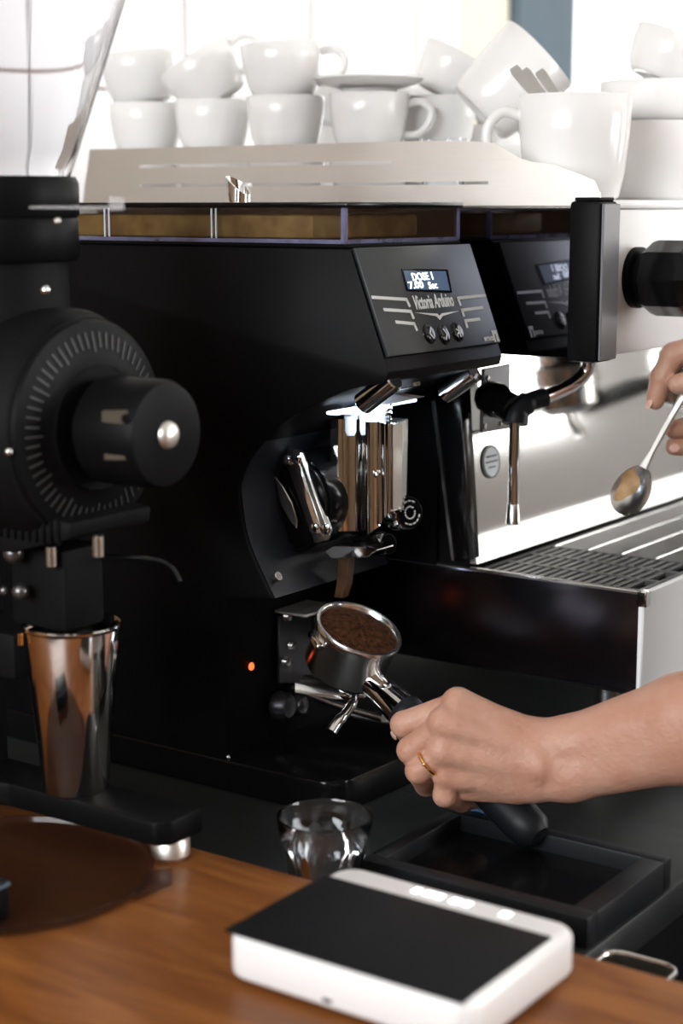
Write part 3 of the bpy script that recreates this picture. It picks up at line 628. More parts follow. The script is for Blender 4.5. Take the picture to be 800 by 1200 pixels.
# ------------------------------------------------------------------ digital scale
sc = thing('digital_scale', 'white digital scale with black weighing pad on the wooden bar', 'scale', (.24, -.28, 0))
SX0, SX1, SY0, SY1, SZ = .150, .334, -.352, -.212, .034
def rrect(cx, cy, hx, hy, r, z, k=5):
    out = []
    for sx, sy, t0 in ((1, 1, 0), (-1, 1, 1), (-1, -1, 2), (1, -1, 3)):
        for i in range(k + 1):
            t = (t0 + i / k) * math.pi / 2; out.append(Vector((cx + sx * (hx - r) + r * math.cos(t), cy + sy * (hy - r) + r * math.sin(t), z)))
    return out
scx, scy, shx, shy = (SX0 + SX1) / 2, (SY0 + SY1) / 2, (SX1 - SX0) / 2, (SY1 - SY0) / 2
sl = [rrect(scx, scy, shx - i_, shy - i_, .016 - i_ * .6, z_) for z_, i_ in ((.0035, .004), (.005, .0015), (.008, 0), (SZ - .006, 0), (SZ - .003, .0008), (SZ - .001, .0026), (SZ, .0055))]
kk = len(sl[0]); sb = MB().add([p for l in sl for p in l], [(j * kk + i, j * kk + (i + 1) % kk, (j + 1) * kk + (i + 1) % kk, (j + 1) * kk + i) for j in range(len(sl) - 1) for i in range(kk)] + [tuple(range(kk)), tuple((len(sl) - 1) * kk + i for i in range(kk))])
part(sc, 'body', sb, 'scale_white', angle=60)
part(sc, 'weighing_pad', MB().box((.1515, -.3505, SZ - .0008), (.3275, -.241, SZ + .0016), .0008, 2), 'scale_pad')
for x in (.17, .315):
    for y in (-.335, -.23): part(sc, 'foot', MB().cyl((x, y, 0), (x, y, .0045), .008), 'rubber')
p = at(383, 1183, Y=SY0); part(sc, 'side_port', MB().box((p.x - .004, SY0 - .0004, .008), (p.x + .004, SY0 + .002, .0115), .0008, 1), 'rubber')
for k, x in enumerate((.214, .223, .232, .244, .2535, .282)):
    part(sc, 'display_segment', MB().box((x, -.229, SZ - .0002), (x + (.007 if k % 2 else .0055), -.2215, SZ + .0003)), 'led_white', smooth=False)

# ------------------------------------------------------------------ faceted tumbler on the worktop
gc = Vector((.0775, -.1370, WT)); n = 72; rows = []
def grow(r, z, fac=0):
    row = []
    for i in range(n):
        t = 2 * math.pi * i / n; k = 1 - fac * (.5 + .5 * math.cos(9 * t)) ** .6
        row.append((gc.x + math.cos(t) * r * k, gc.y + math.sin(t) * r * k, gc.z + z))
    rows.append(row)
for r, z, f in ((.018, 0, 0), (.0235, .001, 0), (.0245, .004, .06), (.027, .020, .09), (.030, .040, .08), (.0325, .052, .04), (.0345, .058, 0), (.0362, .066, 0), (.0370, .075, 0), (.0367, .0765, 0), (.0358, .0765, 0), (.0352, .075, 0), (.0340, .064, 0), (.0305, .048, 0), (.0260, .026, 0), (.0220, .010, 0), (.012, .009, 0)): grow(r, z, f)
vs = [p for r in rows for p in r]; m = len(rows)
fs = [(j * n + i, j * n + (i + 1) % n, (j + 1) * n + (i + 1) % n, (j + 1) * n + i) for j in range(m - 1) for i in range(n)] + [tuple(range(n)), tuple((m - 1) * n + i for i in range(n))]
tag(MB().add(vs, fs).build('glass_tumbler', 'glass', origin=gc), 'empty faceted clear glass tumbler beside the wooden bar edge', 'drinking glass')

# ------------------------------------------------------------------ black tamping tray, blue cloth, steel pan on a low shelf
tt = thing('tamping_tray', 'shallow black tray with raised rim on the steel worktop', 'tray', (.178, -.015, WT))
tx0, tx1, ty0, ty1, tzt = .076, .277, -.088, .058, -.020
part(tt, 'tray_floor', MB().box((tx0 + .004, ty0 + .004, WT + .0005), (tx1 - .004, ty1 - .004, WT + .010)), 'black_gloss', smooth=False)
rim = MB()
for a, b in (((tx0, ty0), (tx1, ty0 + .016)), ((tx0, ty1 - .014), (tx1, ty1)), ((tx0, ty0 + .0155), (tx0 + .014, ty1 - .0135)), ((tx1 - .020, ty0 + .0155), (tx1, ty1 - .0135))):
    rim.box((a[0], a[1], WT), (b[0], b[1], tzt), .002, 2)
part(tt, 'tray_rim', rim, 'rubber')
tag(MB().prism([(.078, .060, WT), (.140, .060, WT), (.118, .060, -.012), (.103, .060, -.004), (.090, .060, -.014)], (0, .014, 0), .001, 1).build('folded_cloth', 'blue_cloth', smooth=False), 'folded blue cloth standing behind the black tray rim', 'cloth')
tag(MB().box((.2715, -.18, -.215), (.42, 2.3, -.20), .002).build('low_shelf', 'cabinet'), 'narrow black low shelf along the worktop front', 'shelf')
pan = thing('steel_pan', 'small rounded steel pan on the low black shelf', 'pan', (.35, -.09, -.20))
def rrect(cx, cy, hx, hy, r, z, k=5):
    out = []
    for sx, sy, t0 in ((1, 1, 0), (-1, 1, 1), (-1, -1, 2), (1, -1, 3)):
        for i in range(k + 1):
            t = (t0 + i / k) * math.pi / 2; out.append(Vector((cx + sx * (hx - r) + r * math.cos(t), cy + sy * (hy - r) + r * math.sin(t), z)))
    return out
pm = MB(); lv = [rrect(.308, -.124, .024, .062, .012, -.1995), rrect(.308, -.124, .028, .068, .014, -.056), rrect(.308, -.124, .0265, .0665, .013, -.056), rrect(.308, -.124, .022, .060, .011, -.197)]
k = len(lv[0]); pm.add([p for l in lv for p in l], [(j * k + i, j * k + (i + 1) % k, (j + 1) * k + (i + 1) % k, (j + 1) * k + i) for j in range(3) for i in range(k)] + [tuple(range(k)), tuple(3 * k + i for i in range(k))])
part(pan, 'bowl', pm, 'steel'); part(pan, 'rim', MB().ring(rrect(.308, -.124, .0285, .0685, .014, -.0555), .0022, 8), 'steel')

# ------------------------------------------------------------------ crockery on top of the machine
TOPZ = .4946
def cup_mesh(rt, rb, h, hs=1.0, wall=.0035):
    mb = MB().lathe([(0, .002), (rb * .72, .002), (rb * .78, 0), (rb * .92, 0), (rb, .003), (rb + (rt - rb) * .45, h * .25), (rb + (rt - rb) * .85, h * .65), (rt, h - .001), (rt - .0012, h), (rt - wall + .0006, h - .0008), (rb + (rt - rb) * .85 - wall, h * .65), (rb + (rt - rb) * .45 - wall, h * .27), (rb - wall, .008), (0, .007)], n=48)
    return mb
def handle_mesh(rt, rb, h, hs=1.0):
    xr = rb + (rt - rb) * .9
    return MB().tube(spline([(xr - .003, 0, h * .80), (xr + .013 * hs, 0, h * .84), (xr + .024 * hs, 0, h * .68), (xr + .022 * hs, 0, h * .45), (xr + .010 * hs, 0, h * .26), (rb + (rt - rb) * .5 - .002, 0, h * .24)], 6), [.0042 * hs] * 31, 10)
def cup(label, loc, rt=.042, rb=.033, h=.056, rz=0, tilt=0, tdir=0, group='white cups stacked on the espresso machine', name='coffee_cup', cat='cup', hs=1.0, handle=True):
    t = thing(name, label, cat, loc, group)
    b = cup_mesh(rt, rb, h, hs).build('bowl', 'ceramic', None, angle=60); b.parent = t
    if handle:
        hd = handle_mesh(rt, rb, h, hs).build('handle', 'ceramic', None); hd.parent = t
    t.rotation_euler = (Matrix.Rotation(tilt, 3, Vector((math.cos(tdir), math.sin(tdir), 0))) @ Matrix.Rotation(rz, 3, 'Z')).to_euler()
    return t
H = .056; RA = YAW            # handle to the photo's right = along RGT (yaw 35 degrees)
def cx(x, y0): return at(x, 200, Y=y0)
fx, fy = -FWD.x, -FWD.y
TD = math.atan2(fy, fx)       # axis towards the viewer: positive tilt leans left
S1, S2, S3, S4 = cx(172, .37), cx(250, .37), cx(335, .36), cx(432, .37)
Z2 = TOPZ + H - .002; Z3 = Z2 + H - .002
tops = ('the slightly leaning cup', 'the steeply tipped cup', 'the level cup with round handle')
for s_, tn_ in zip((S1, S2, S3), tops):
    cup('white cup at the bottom of the stack topped by ' + tn_, (s_.x, s_.y, TOPZ), rz=1.9)
    cup('white cup in the middle of the stack topped by ' + tn_, (s_.x, s_.y, Z2), rz=1.7)
cup('white coffee cup at the bottom of the stack carrying the saucer', (S4.x, S4.y, TOPZ), rz=1.9)
cup('white coffee cup with its handle showing, upper of the stack under the saucer', (S4.x, S4.y, Z2), rz=RA)
cup('slightly leaning white coffee cup with hidden handle, topmost of its stack', (S1.x - .004, S1.y, Z3 + .003), rt=.044, rz=1.9, tilt=.10, tdir=TD)
cup('white coffee cup tipped steeply with its handle up, topmost of its stack', (S2.x + .012, S2.y, Z3 + .001), rt=.044, rz=RA, tilt=-.57, tdir=TD + math.pi)
cup('white coffee cup set level with round handle, topmost of its stack', (S3.x - .002, S3.y, Z3 + .001), rt=.044, rz=RA, tilt=.06, tdir=TD)
sau = MB().lathe([(0, .002), (.022, .002), (.024, 0), (.028, 0), (.030, .003), (.050, .008), (.0575, .013), (.0570, .0145), (.048, .0105), (.028, .006), (0, .005)], n=48).build('saucer', 'ceramic', None)
sau.location = (S4.x, S4.y, Z3 + .003); tag(sau, 'white saucer lying on the cup with its handle showing', 'saucer')
s6 = cx(512, .46)
cup('white coffee cup at the bottom of the stack beside the tilted mug', (s6.x, s6.y, TOPZ), rz=1.9); cup('white coffee cup in the middle of the stack beside the tilted mug', (s6.x, s6.y, Z2), rz=1.8)
cup('leaning white coffee cup, topmost of the stack beside the tilted mug', (s6.x + .002, s6.y, Z3 + .004), rt=.038, rb=.028, h=.048, rz=2.0, tilt=-.45, tdir=TD)
s7 = cx(588, .42)
cup('white mug standing under the tilted mug behind the spoons', (s7.x + .004, s7.y, TOPZ), rt=.046, rb=.038, h=.055, rz=1.9, name='mug', cat='mug')
cup('white mug tilted to one side with its handle up, behind the spoons', (s7.x - .028, s7.y, TOPZ + .088), rt=.047, rb=.038, h=.086, rz=RA, tilt=-.80, tdir=TD, name='mug', cat='mug', hs=1.15)
# tumbler between them
tl = MB().lathe([(0, 0), (.019, 0), (.0205, .002), (.024, .06), (.0225, .06), (.019, .006), (0, .006)], n=32)
s8 = cx(519, .33)
o = tl.build('small_glass', 'glass', None); o.location = (s8.x, s8.y, TOPZ); tag(o, 'small clear glass standing between the white cups', 'drinking glass')
# big mug with spoons at the front corner
mg = at(671, 235, Y=.335)
mugo = cup('large white mug holding spoons on the espresso machine corner', (mg.x, mg.y, TOPZ), rt=.0535, rb=.043, h=.097, rz=RA + math.pi, name='mug', cat='mug', hs=1.25)
def spoon(name, label, p0, p1, wid, parts=True):
    """spoon with its bowl end at p0 (hidden in a mug) and handle end at p1"""
    p0, p1 = Vector(p0), Vector(p1); t = (p1 - p0).normalized(); s = t.cross(-FWD).normalized(); nn = s.cross(t); L = (p1 - p0).length
    r = thing(name, label, 'spoon', p0)
    mb = MB(); st = [(0, .0030), (.5, .0026), (.8, .0042), (.95, .0052), (1, .0040)]
    vs = []
    for u, ww in st:
        c = p0 + t * L * u
        vs += [c - s * ww + nn * .0012, c + s * ww + nn * .0012, c + s * ww - nn * .0012, c - s * ww - nn * .0012]
    fs = [(4 * j + i, 4 * j + (i + 1) % 4, 4 * j + 4 + (i + 1) % 4, 4 * j + 4 + i) for j in range(4) for i in range(4)] + [(0, 1, 2, 3), (16, 17, 18, 19)]
    part(r, 'handle', mb.add(vs, fs), 'steel')
    part(r, 'bowl', MB().sphere((0, 0, 0), 1).xf(Matrix.Translation(p0 - t * .02) @ Matrix((s, t, nn)).transposed().to_4x4() @ Matrix.Diagonal((.014, .023, .004, 1))), 'steel')
mz = Vector((mg.x, mg.y, TOPZ))
for k, (x, y, b) in enumerate(((601, 79, -.010), (613, 82, .004), (631, 83, .016))):
    e = at(x, y, Y=.33 + b)
    spoon('spoon', 'steel spoon standing handle up in the large white mug', mz + RGT * (-.006 + .012 * k) - FWD * (.012 - .012 * k) * .6 + Vector((0, 0, .053)), e, .006)
for o in bpy.data.objects:
    if o.name.startswith('spoon') and o.parent is None: o['group'] = 'spoons in the large mug'
# stack of big mugs on the right and cups further back
s9 = at(765, 240, Y=.50)
cup('large white mug at the bottom of the stack beside the spoon mug', (s9.x, s9.y, TOPZ), rt=.063, rb=.052, h=.078, rz=2.2, name='mug', cat='mug', handle=False)
cup('large white mug in the middle of the stack beside the spoon mug', (s9.x, s9.y, TOPZ + .0785), rt=.058, rb=.050, h=.040, rz=RA - .2, name='mug', cat='mug')
cup('white mug tipped on top of the stack beside the spoon mug', (s9.x + .004, s9.y, TOPZ + .118), rt=.046, rb=.036, h=.045, rz=RA, tilt=-.42, tdir=TD, name='mug', cat='mug')
for x, yy, bh in ((385, .54, 'the saucer stack'), (490, .58, 'the leaning cup'), (592, .60, 'the tilted mug')):
    s = cx(x, yy); cup('white coffee cup at the bottom of the pair behind ' + bh, (s.x, s.y, TOPZ), rz=1.5, rt=.045, h=.085, group='back row of white cups')
    cup('white coffee cup on top of the pair behind ' + bh, (s.x, s.y, TOPZ + .083), rz=RA, rt=.045, h=.06, group='back row of white cups')

# ------------------------------------------------------------------ portafilter in the hand
P0 = at(409, 766, d=1.53); P1 = at(608, 950, d=1.41)
hd = (P1 - P0).normalized(); pz = (Vector((0, 0, 1)) - hd * hd.z).normalized(); ps = pz.cross(hd)
RC = P0 + pz * .027; RR = .0395
pf = thing('portafilter', 'chrome portafilter heaped with ground coffee, held by its black handle', 'portafilter', P0)
part(pf, 'basket_ring', MB().lathe([(.030, -.045), (.034, -.046), (.0372, -.041), (.0372, -.012), (.0380, -.010), (.0380, -.004), (.0400, -.003), (.0405, .0), (.0395, .002), (.0370, .002), (.0352, .0), (.0345, -.010), (.030, -.041)], RC, pz, n=64, closed=True), 'basket_chrome')
part(pf, 'basket_floor', MB().cyl(RC - pz * .0455, RC - pz * .041, .034, n=48), 'chrome')
for a in (1.9, -1.9, 3.14 + .0):
    dv = hd * math.cos(a) + ps * math.sin(a); tv = pz.cross(dv)
    part(pf, 'lug', MB().prism([RC + dv * .036 + tv * .012 - pz * .016, RC + dv * .0425 + tv * .011 - pz * .016, RC + dv * .0425 - tv * .011 - pz * .016, RC + dv * .036 - tv * .012 - pz * .016], pz * .006, .001, 1), 'chrome')
# heap of grounds: a bumpy disc
gm = MB(); vs = []; fs = []; NR, NA = 14, 48
rnd = random.Random(3)
for i in range(NR + 1):
    r = .0352 * i / NR
    for k in range(NA):
        t = 2 * math.pi * k / NA; hgt = -.0035 + .0055 * math.cos(min(1, r / .036) * 1.45) + (rnd.random() - .5) * .0014
        vs.append(RC + hd * (r * math.cos(t)) + ps * (r * math.sin(t)) + pz * hgt)
for i in range(NR):
    for k in range(NA): fs.append((i * NA + k, i * NA + (k + 1) % NA, (i + 1) * NA + (k + 1) % NA, (i + 1) * NA + k))
part(pf, 'coffee_grounds', gm.add(vs, fs), 'coffee')['kind'] = 'stuff'
sA = P0 + hd * .030 - pz * .006
nk = part(pf, 'neck', MB().lathe([(0, 0), (.0125, 0), (.0118, .010), (.0128, .022), (.0150, .040), (.0155, .048), (0, .048)], sA, hd, n=32), 'chrome')
part(pf, 'handle', MB().lathe([(0, 0), (.0160, 0), (.0172, .003), (.0172, .008), (.0145, .014), (.0130, .045), (.0140, .085), (.0165, .125), (.0180, .150), (.0165, .164), (.010, .171), (0, .172)], P0 + hd * .076 - pz * .006, hd, n=36), 'rubber')
part(pf, 'spout', MB().tube([RC - pz * .050, RC - pz * .060, RC - pz * .062 + ps * .012, RC - pz * .072 + ps * .016], .006), 'chrome')

# ------------------------------------------------------------------ barista: skin grown from a distance field, one surface per connected body piece
def smin(a, b, k):
    h = np.clip(.5 + .5 * (b - a) / k, 0, 1); return b * (1 - h) + a * h - k * h * (1 - h)
def field_mesh(groups, vox, cut=None):
    """groups: list of (k_inner, k_join, [(a, b, ra, rb), ...]) -> (verts, quads) by naive surface nets"""
    allp = [p for g in groups for p in g[2]]
    lo = np.min([np.minimum(np.array(a) - ra, np.array(b) - rb) for a, b, ra, rb in allp], 0) - 4 * vox
    hi = np.max([np.maximum(np.array(a) + ra, np.array(b) + rb) for a, b, ra, rb in allp], 0) + 4 * vox
    n = np.ceil((hi - lo) / vox).astype(int) + 1
    axs = [(lo[i] + np.arange(n[i]) * vox).astype(np.float32) for i in range(3)]
    def prim(a, b, ra, rb, out, k):
        a = np.array(a, np.float32); b = np.array(b, np.float32); mg = .014 + 3 * vox
        l = np.minimum(a - ra, b - rb) - mg; h = np.maximum(a + ra, b + rb) + mg
        sl = tuple(slice(max(0, int((l[i] - lo[i]) / vox)), min(n[i], int((h[i] - lo[i]) / vox) + 2)) for i in range(3))
        X = axs[0][sl[0]][:, None, None]; Y = axs[1][sl[1]][None, :, None]; Z = axs[2][sl[2]][None, None, :]
        ab = b - a; q = float(ab @ ab) or 1e-9
        t = np.clip(((X - a[0]) * ab[0] + (Y - a[1]) * ab[1] + (Z - a[2]) * ab[2]) / q, 0, 1)
        d = np.sqrt((X - a[0] - t * ab[0]) ** 2 + (Y - a[1] - t * ab[1]) ** 2 + (Z - a[2] - t * ab[2]) ** 2) - (ra + (rb - ra) * t)
        out[sl] = smin(out[sl], d, k)
    total = np.full(n, .05, np.float32)
    for ki, kj, prims in groups:
        f = np.full(n, .05, np.float32)
        for p in prims: prim(*p, f, ki)
        total = smin(total, f, kj)
    s = total < 0
    c = np.stack([s[i:n[0] - 1 + i, j:n[1] - 1 + j, k:n[2] - 1 + k] for i in (0, 1) for j in (0, 1) for k in (0, 1)])
    act = c.any(0) & ~c.all(0); idx = np.full(act.shape, -1); cells = np.argwhere(act); idx[act] = np.arange(len(cells))
    acc = np.zeros((len(cells), 3)); cnt = np.zeros(len(cells))
    cr = [(i, j, k) for i in (0, 1) for j in (0, 1) for k in (0, 1)]
    for a in cr:
        for ax in range(3):
            if a[ax]: continue
            b = list(a); b[ax] = 1
            va = total[tuple((cells + a).T)]; vb = total[tuple((cells + b).T)]; m = (va < 0) != (vb < 0)
            t = np.where(m, va / np.where(m, va - vb, 1), 0)
            pt = cells + np.array(a, float); pt[:, ax] += t
            acc[m] += pt[m]; cnt[m] += 1
    V = lo + acc / cnt[:, None] * vox; Fq = []
    for ax in range(3):
        u, v2 = [(1, 2), (2, 0), (0, 1)][ax]
        A = s; sh = [slice(None)] * 3; sh[ax] = slice(0, n[ax] - 1); sh2 = list(sh); sh2[ax] = slice(1, n[ax])
        e = np.argwhere(A[tuple(sh)] != A[tuple(sh2)])
        e = e[(e[:, u] > 0) & (e[:, v2] > 0)]
        fl = A[tuple(e.T)]
        def g(du, dv): q = e.copy(); q[:, u] -= du; q[:, v2] -= dv; q = np.minimum(q, np.array(idx.shape) - 1); return idx[tuple(q.T)]
        Q = np.stack([g(1, 1), g(0, 1), g(0, 0), g(1, 0)], 1); Q[~fl] = Q[~fl][:, ::-1]; Fq.append(Q[(Q >= 0).all(1)])
    return V, np.concatenate(Fq)
def A3(p): return tuple(at(p[0], p[1], d=p[2]))
def chain(pts, rs): return [(A3(a), A3(b), ra, rb) for a, b, ra, rb in zip(pts[:-1], pts[1:], rs[:-1], rs[1:])]
def wch(pts, rs): return [(a, b, ra, rb) for a, b, ra, rb in zip(pts[:-1], pts[1:], rs[:-1], rs[1:])]

# left hand: closed round the portafilter handle, back of the hand towards the bar
LM = {'i': (537, 826, 1.402), 'm': (520, 848, 1.390), 'r': (519, 880, 1.390), 'l': (524, 908, 1.398)}
l_index = [LM['i'], (473, 849, 1.418), (482, 863, 1.460), (508, 868, 1.478)]
l_mid = [LM['m'], (481, 879, 1.402), (490, 894, 1.446), (514, 897, 1.466)]
l_ring = [LM['r'], (490, 903, 1.398), (499, 919, 1.438), (522, 921, 1.458)]
l_lit = [LM['l'], (521, 932, 1.402), (540, 939, 1.432), (560, 936, 1.450)]
l_thumb = [(628, 866, 1.405), (565, 838, 1.440), (520, 838, 1.470), (488, 848, 1.486)]
palm = chain([(628, 869, 1.394), LM['i']], [.0175, .0118]) + chain([(626, 882, 1.388), LM['m']], [.0175, .0118]) \
    + chain([(626, 898, 1.388), LM['r']], [.0175, .0112]) + chain([(620, 912, 1.394), LM['l']], [.0165, .0108]) \
    + chain([(612, 885, 1.412), (560, 872, 1.412)], [.022, .018]) + chain([(606, 919, 1.402), (548, 921, 1.410)], [.0165, .0125])
fore = chain([(632, 874, 1.392), (668, 872, 1.385), (800, 842, 1.350), (1000, 800, 1.30)], [.0215, .0225, .0350, .047]) \
    + chain([(632, 912, 1.394), (668, 907, 1.385), (800, 866, 1.352), (1000, 812, 1.305)], [.0195, .0215, .0345, .045])
bumps = chain([(634, 897, 1.376), (646, 897, 1.376)], [.0115, .0095]) + chain([(536, 824, 1.399), (560, 836, 1.397)], [.0124, .0105]) + chain([(520, 847, 1.386), (546, 854, 1.386)], [.0128, .0105]) + chain([(536, 832, 1.390), (612, 864, 1.3825)], [.0052, .0020]) + chain([(534, 853, 1.380), (618, 878, 1.3765)], [.0052, .0018]) \
    + chain([(519, 879, 1.388), (536, 882, 1.388)], [.0120, .0100]) + chain([(524, 906, 1.396), (540, 908, 1.396)], [.0114, .0100])
LH = [(.0080, .001, palm + fore + bumps), (.004, .004, chain(l_thumb, [.015, .0125, .0105, .0088])),
      (.0025, .0022, chain(l_lit, [.0102, .0096, .0090, .0078])), (.0025, .0016, chain(l_ring, [.0112, .0106, .0098, .0085])),
      (.0025, .0016, chain(l_mid, [.0114, .0112, .0103, .0088])), (.0025, .0018, chain(l_index, [.0114, .0110, .0102, .0086]))]
# right hand: pinching a spoon
RM = {'i': (846, 396, 1.600), 'm': (852, 416, 1.618), 'r': (858, 442, 1.632), 'l': (864, 466, 1.640)}
r_index = [RM['i'], (789, 416, 1.612), (775, 442, 1.618), (767.5, 469, 1.622)]
r_mid = [RM['m'], (836, 476, 1.648), (810, 500, 1.646), (789, 503, 1.640)]
r_ring = [RM['r'], (842, 502, 1.664), (814, 523, 1.656), (790, 523, 1.648)]
r_lit = [RM['l'], (850, 524, 1.672), (828, 544, 1.664), (812, 543, 1.660)]
r_thumb = [(915, 452, 1.580), (858, 446, 1.580), (818, 445, 1.596), (794, 450, 1.604)]
rp = chain([(920, 420, 1.575), RM['i']], [.019, .0128]) + chain([(922, 436, 1.575), RM['m']], [.019, .013]) + chain([(925, 450, 1.580), RM['r']], [.019, .0125]) + chain([(928, 462, 1.585), RM['l']], [.018, .0115]) \
    + chain([(925, 428, 1.575), (965, 440, 1.555), (1040, 480, 1.52), (1080, 515, 1.50)], [.020, .021, .032, .038]) + chain([(928, 452, 1.578), (965, 462, 1.558), (1040, 495, 1.52), (1080, 520, 1.50)], [.020, .021, .032, .038])
RH = [(.010, .001, rp), (.004, .006, chain(r_thumb, [.016, .0128, .0112, .0096])), (.0035, .004, chain(r_lit, [.0108, .0098, .009, .008])),
      (.0035, .0025, chain(r_ring, [.0118, .0108, .0100, .0088])), (.0035, .0025, chain(r_mid, [.0124, .0114, .0104, .0090])), (.0035, .0025, chain(r_index, [.0122, .0116, .0106, .0090]))]
EL = A3((1000, 806, 1.302)); ER = A3((1080, 518, 1.50)); SL = (.57, .245, .41); SR = (.57, .595, .41)
coarse = [(.03, .03, wch([EL, SL], [.044, .052]) + wch([ER, SR], [.040, .052]) + wch([SL, SR], [.06, .06]) + wch([(.575, .42, .42), (.545, .42, .53)], [.055, .052])
           + wch([(.535, .42, .575), (.55, .42, .65)], [.072, .088]) + wch([(.485, .42, .60), (.467, .42, .585)], [.016, .010]) + wch([(.55, .33, .61), (.55, .325, .62)], [.02, .02]) + wch([(.55, .51, .61), (.55, .515, .62)], [.02, .02])
           + wch([(.50, .42, .545), (.53, .42, .55)], [.035, .045]))]
V1, F1 = field_mesh(LH, .0013); V2, F2 = field_mesh(RH, .0013); V3, F3 = field_mesh(coarse, .008)
def npmesh(name, VF, material, parent=None, relax=1):
    vs = []; fs = []; k = 0
    for V, Fq in VF: vs.append(V); fs.append(Fq + k); k += len(V)
    V = np.concatenate(vs); Fq = np.concatenate(fs)
    for _ in range(relax):
        acc = np.zeros_like(V); cnt = np.zeros(len(V))
        for a, b in ((0, 1), (1, 2), (2, 3), (3, 0)):
            np.add.at(acc, Fq[:, a], V[Fq[:, b]]); np.add.at(acc, Fq[:, b], V[Fq[:, a]]); np.add.at(cnt, Fq[:, a], 1); np.add.at(cnt, Fq[:, b], 1)
        V = V * .5 + .5 * acc / cnt[:, None]
    me = bpy.data.meshes.new(name); me.from_pydata(V.tolist(), [], Fq.tolist()); me.materials.append(M[material])
    me.polygons.foreach_set('use_smooth', [True] * len(me.polygons))
    o = bpy.data.objects.new(name, me); col.objects.link(o); o.parent = parent; return o
pe = npmesh('person', [(V1, F1), (V2, F2), (V3, F3)], 'skin')
tag(pe, 'person with bare forearms, one hand gripping the portafilter handle, the other holding a spoon', 'person')
UL = Vector(EL) + (Vector(SL) - Vector(EL)) * .18; UR = Vector(ER) + (Vector(SR) - Vector(ER)) * .18
shirt = [(.03, .03, wch([tuple(UL), SL], [.060, .070]) + wch([tuple(UR), SR], [.056, .070]) + wch([SL, SR], [.078, .078]) + wch([(.58, .33, .36), (.60, .35, .12), (.60, .34, -.08)], [.095, .09, .11]) + wch([(.58, .51, .36), (.60, .49, .12), (.60, .50, -.08)], [.095, .09, .11]))]
npmesh('shirt', [field_mesh(shirt, .010)], 'shirt', pe)
trs = [(.03, .03, wch([(.60, .34, -.06), (.60, .335, -.12), (.60, .33, -.50), (.61, .33, -.925)], [.112, .11, .075, .055]) + wch([(.60, .50, -.06), (.60, .505, -.12), (.60, .51, -.50), (.61, .51, -.925)], [.112, .11, .075, .055])
        + wch([(.60, .33, -.925), (.50, .33, -.922)], [.03, .026]) + wch([(.60, .51, -.925), (.50, .51, -.922)], [.03, .026]))]
npmesh('trousers', [field_mesh(trs, .010)], 'trousers', pe)
npmesh('hair', [field_mesh([(.02, .02, wch([(.575, .42, .66), (.585, .42, .60)], [.094, .085]) + wch([(.63, .42, .56), (.64, .42, .50)], [.04, .025]))], .008)], 'hair', pe)
def nail(px, dirpx, ln=.0052, wd=.0042):
    c = at(*px[:2], d=px[2]); t = (at(dirpx[0], dirpx[1], d=dirpx[2]) - c).normalized(); nn = (CAM - c); nn = (nn - t * nn.dot(t)).normalized()
    nn = (nn + px[3]).normalized() if len(px) > 3 else nn; nn = (nn - t * nn.dot(t)).normalized(); s = t.cross(nn)
    return MB().sphere((0, 0, 0), 1, seg=14).xf(Matrix.Translation(c) @ Matrix((s, t, nn)).transposed().to_4x4() @ Matrix.Diagonal((wd, ln, .0014, 1))).build('nail', 'nail', pe)
nail((760, 473, 1.617, RGT * -1.6), (764, 462, 1.616)); nail((790, 525, 1.639), (800, 523, 1.640), .005, .0045); nail((461, 862, 1.440, RGT * -1.5), (459, 850, 1.425))
# gold ring
a = Vector(A3(l_ring[0])); b = Vector(A3(l_ring[1])); ax = (b - a).normalized(); c = a + (b - a) * .50; u = ax.orthogonal().normalized(); v = ax.cross(u)
c = a + (b - a) * .56
rg = thing('finger_ring', 'thin gold ring with a tiny setting on the finger gripping the portafilter', 'ring', c)
part(rg, 'band', MB().ring(arc(c, u, v, .0127, 0, 2 * math.pi * 39 / 40, 39), .0012, 8), 'gold')
nv = (CAM - c).normalized() - RGT * .55 - UPV * .3; nv = (nv - ax * nv.dot(ax)).normalized()
part(rg, 'setting', MB().sphere(c + nv * .0128, .0018, seg=10), 'gold')
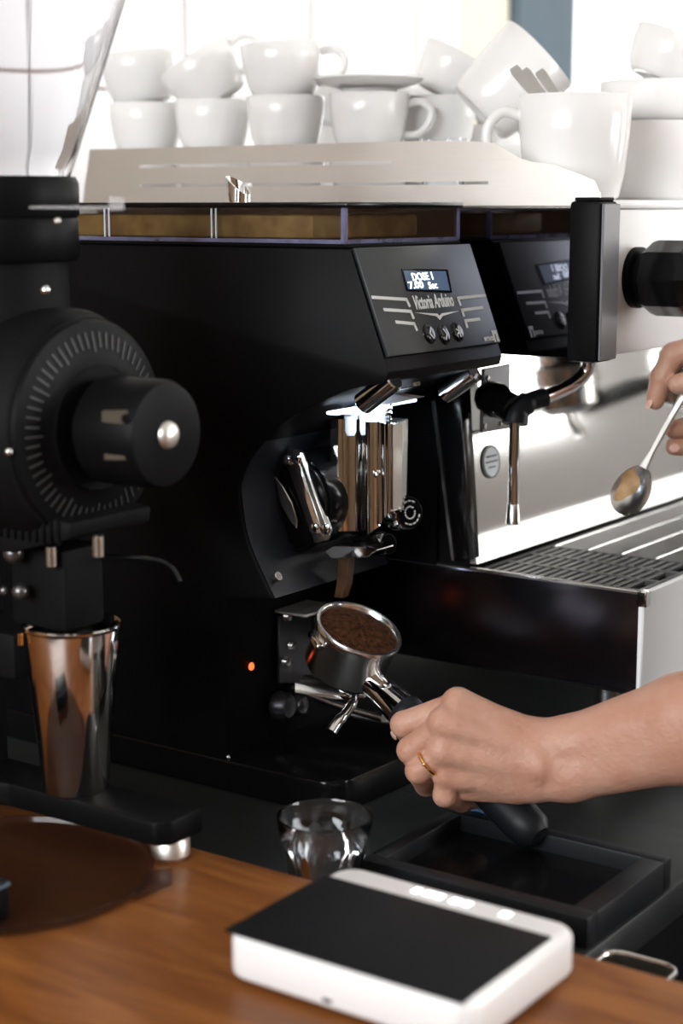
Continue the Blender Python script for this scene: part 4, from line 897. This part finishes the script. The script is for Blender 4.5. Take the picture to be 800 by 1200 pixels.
# teaspoon in the other hand
bcn = at(740, 574, d=1.625); hn = at(749, 550, d=1.622); he = at(832, 404, d=1.612)
t = (he - bcn).normalized(); nn = (CAM - bcn).normalized() - RGT * .55 + UPV * .15; nn = (nn - t * nn.dot(t)).normalized(); s = t.cross(nn)
ts = thing('teaspoon', 'coffee stained teaspoon held over the drip tray', 'spoon', bcn)
vs = []; fs = []; NA, NR = 32, 8
for side in (0, 1):
    for i in range(NR + 1):
        r = i / NR
        for k in range(NA):
            q = 2 * math.pi * k / NA; yy = math.sin(q) * r; wdt = .0195 * (1 - .12 * yy)
            vs.append(bcn + s * (math.cos(q) * r * wdt) + t * (yy * .0255) - nn * (.0075 * (1 - r * r) + (.0010 if side else 0)))
st = (NR + 1) * NA
for side in (0, 1):
    for i in range(NR):
        for k in range(NA): fs.append(tuple(side * st + q for q in (i * NA + k, i * NA + (k + 1) % NA, (i + 1) * NA + (k + 1) % NA, (i + 1) * NA + k)))
for k in range(NA): fs.append((NR * NA + k, NR * NA + (k + 1) % NA, st + NR * NA + (k + 1) % NA, st + NR * NA + k))
bw = part(ts, 'bowl', MB().add(vs, fs), 'steel')
fv = []; ff = []
for i in range(6):
    for k in range(20):
        q = 2 * math.pi * k / 20; r = i / 5 * (.52 + .10 * math.sin(3 * q + 1)); px_, py_ = -.42 + r * math.cos(q) * .85, .10 + r * math.sin(q) * 1.25
        rr = px_ ** 2 + py_ ** 2
        if rr > .90: sc_ = math.sqrt(.90 / rr); px_ *= sc_; py_ *= sc_; rr = .90
        fv.append(bcn + s * (px_ * .0195 * (1 - .12 * py_)) + t * (py_ * .0255) - nn * (.0075 * (1 - rr) - .0004))
for i in range(5):
    for k in range(20): ff.append((i * 20 + k, i * 20 + (k + 1) % 20, (i + 1) * 20 + (k + 1) % 20, (i + 1) * 20 + k))
part(ts, 'coffee_stain', MB().add(fv, ff), 'foam', sub=bw)
hm = MB(); vs = []; st_ = [(bcn + t * .0235, .0050), (bcn + t * .030, .0042), (bcn + t * .040, .0028), (bcn + t * .075, .0034), (bcn + t * .115, .0052), (bcn + t * .150, .0062), (bcn + t * .156, .0045)]
for c, ww in st_:
    vs += [c - s * ww, c - s * ww * .6 + nn * .0016, c + s * ww * .6 + nn * .0016, c + s * ww, c + s * ww * .6 - nn * .0014, c - s * ww * .6 - nn * .0014]
m = len(st_)
hm.add(vs, [(6 * j + i, 6 * j + (i + 1) % 6, 6 * j + 6 + (i + 1) % 6, 6 * j + 6 + i) for j in range(m - 1) for i in range(6)] + [tuple(range(6)), tuple(6 * (m - 1) + i for i in range(6))])
part(ts, 'handle', hm, 'brushed')
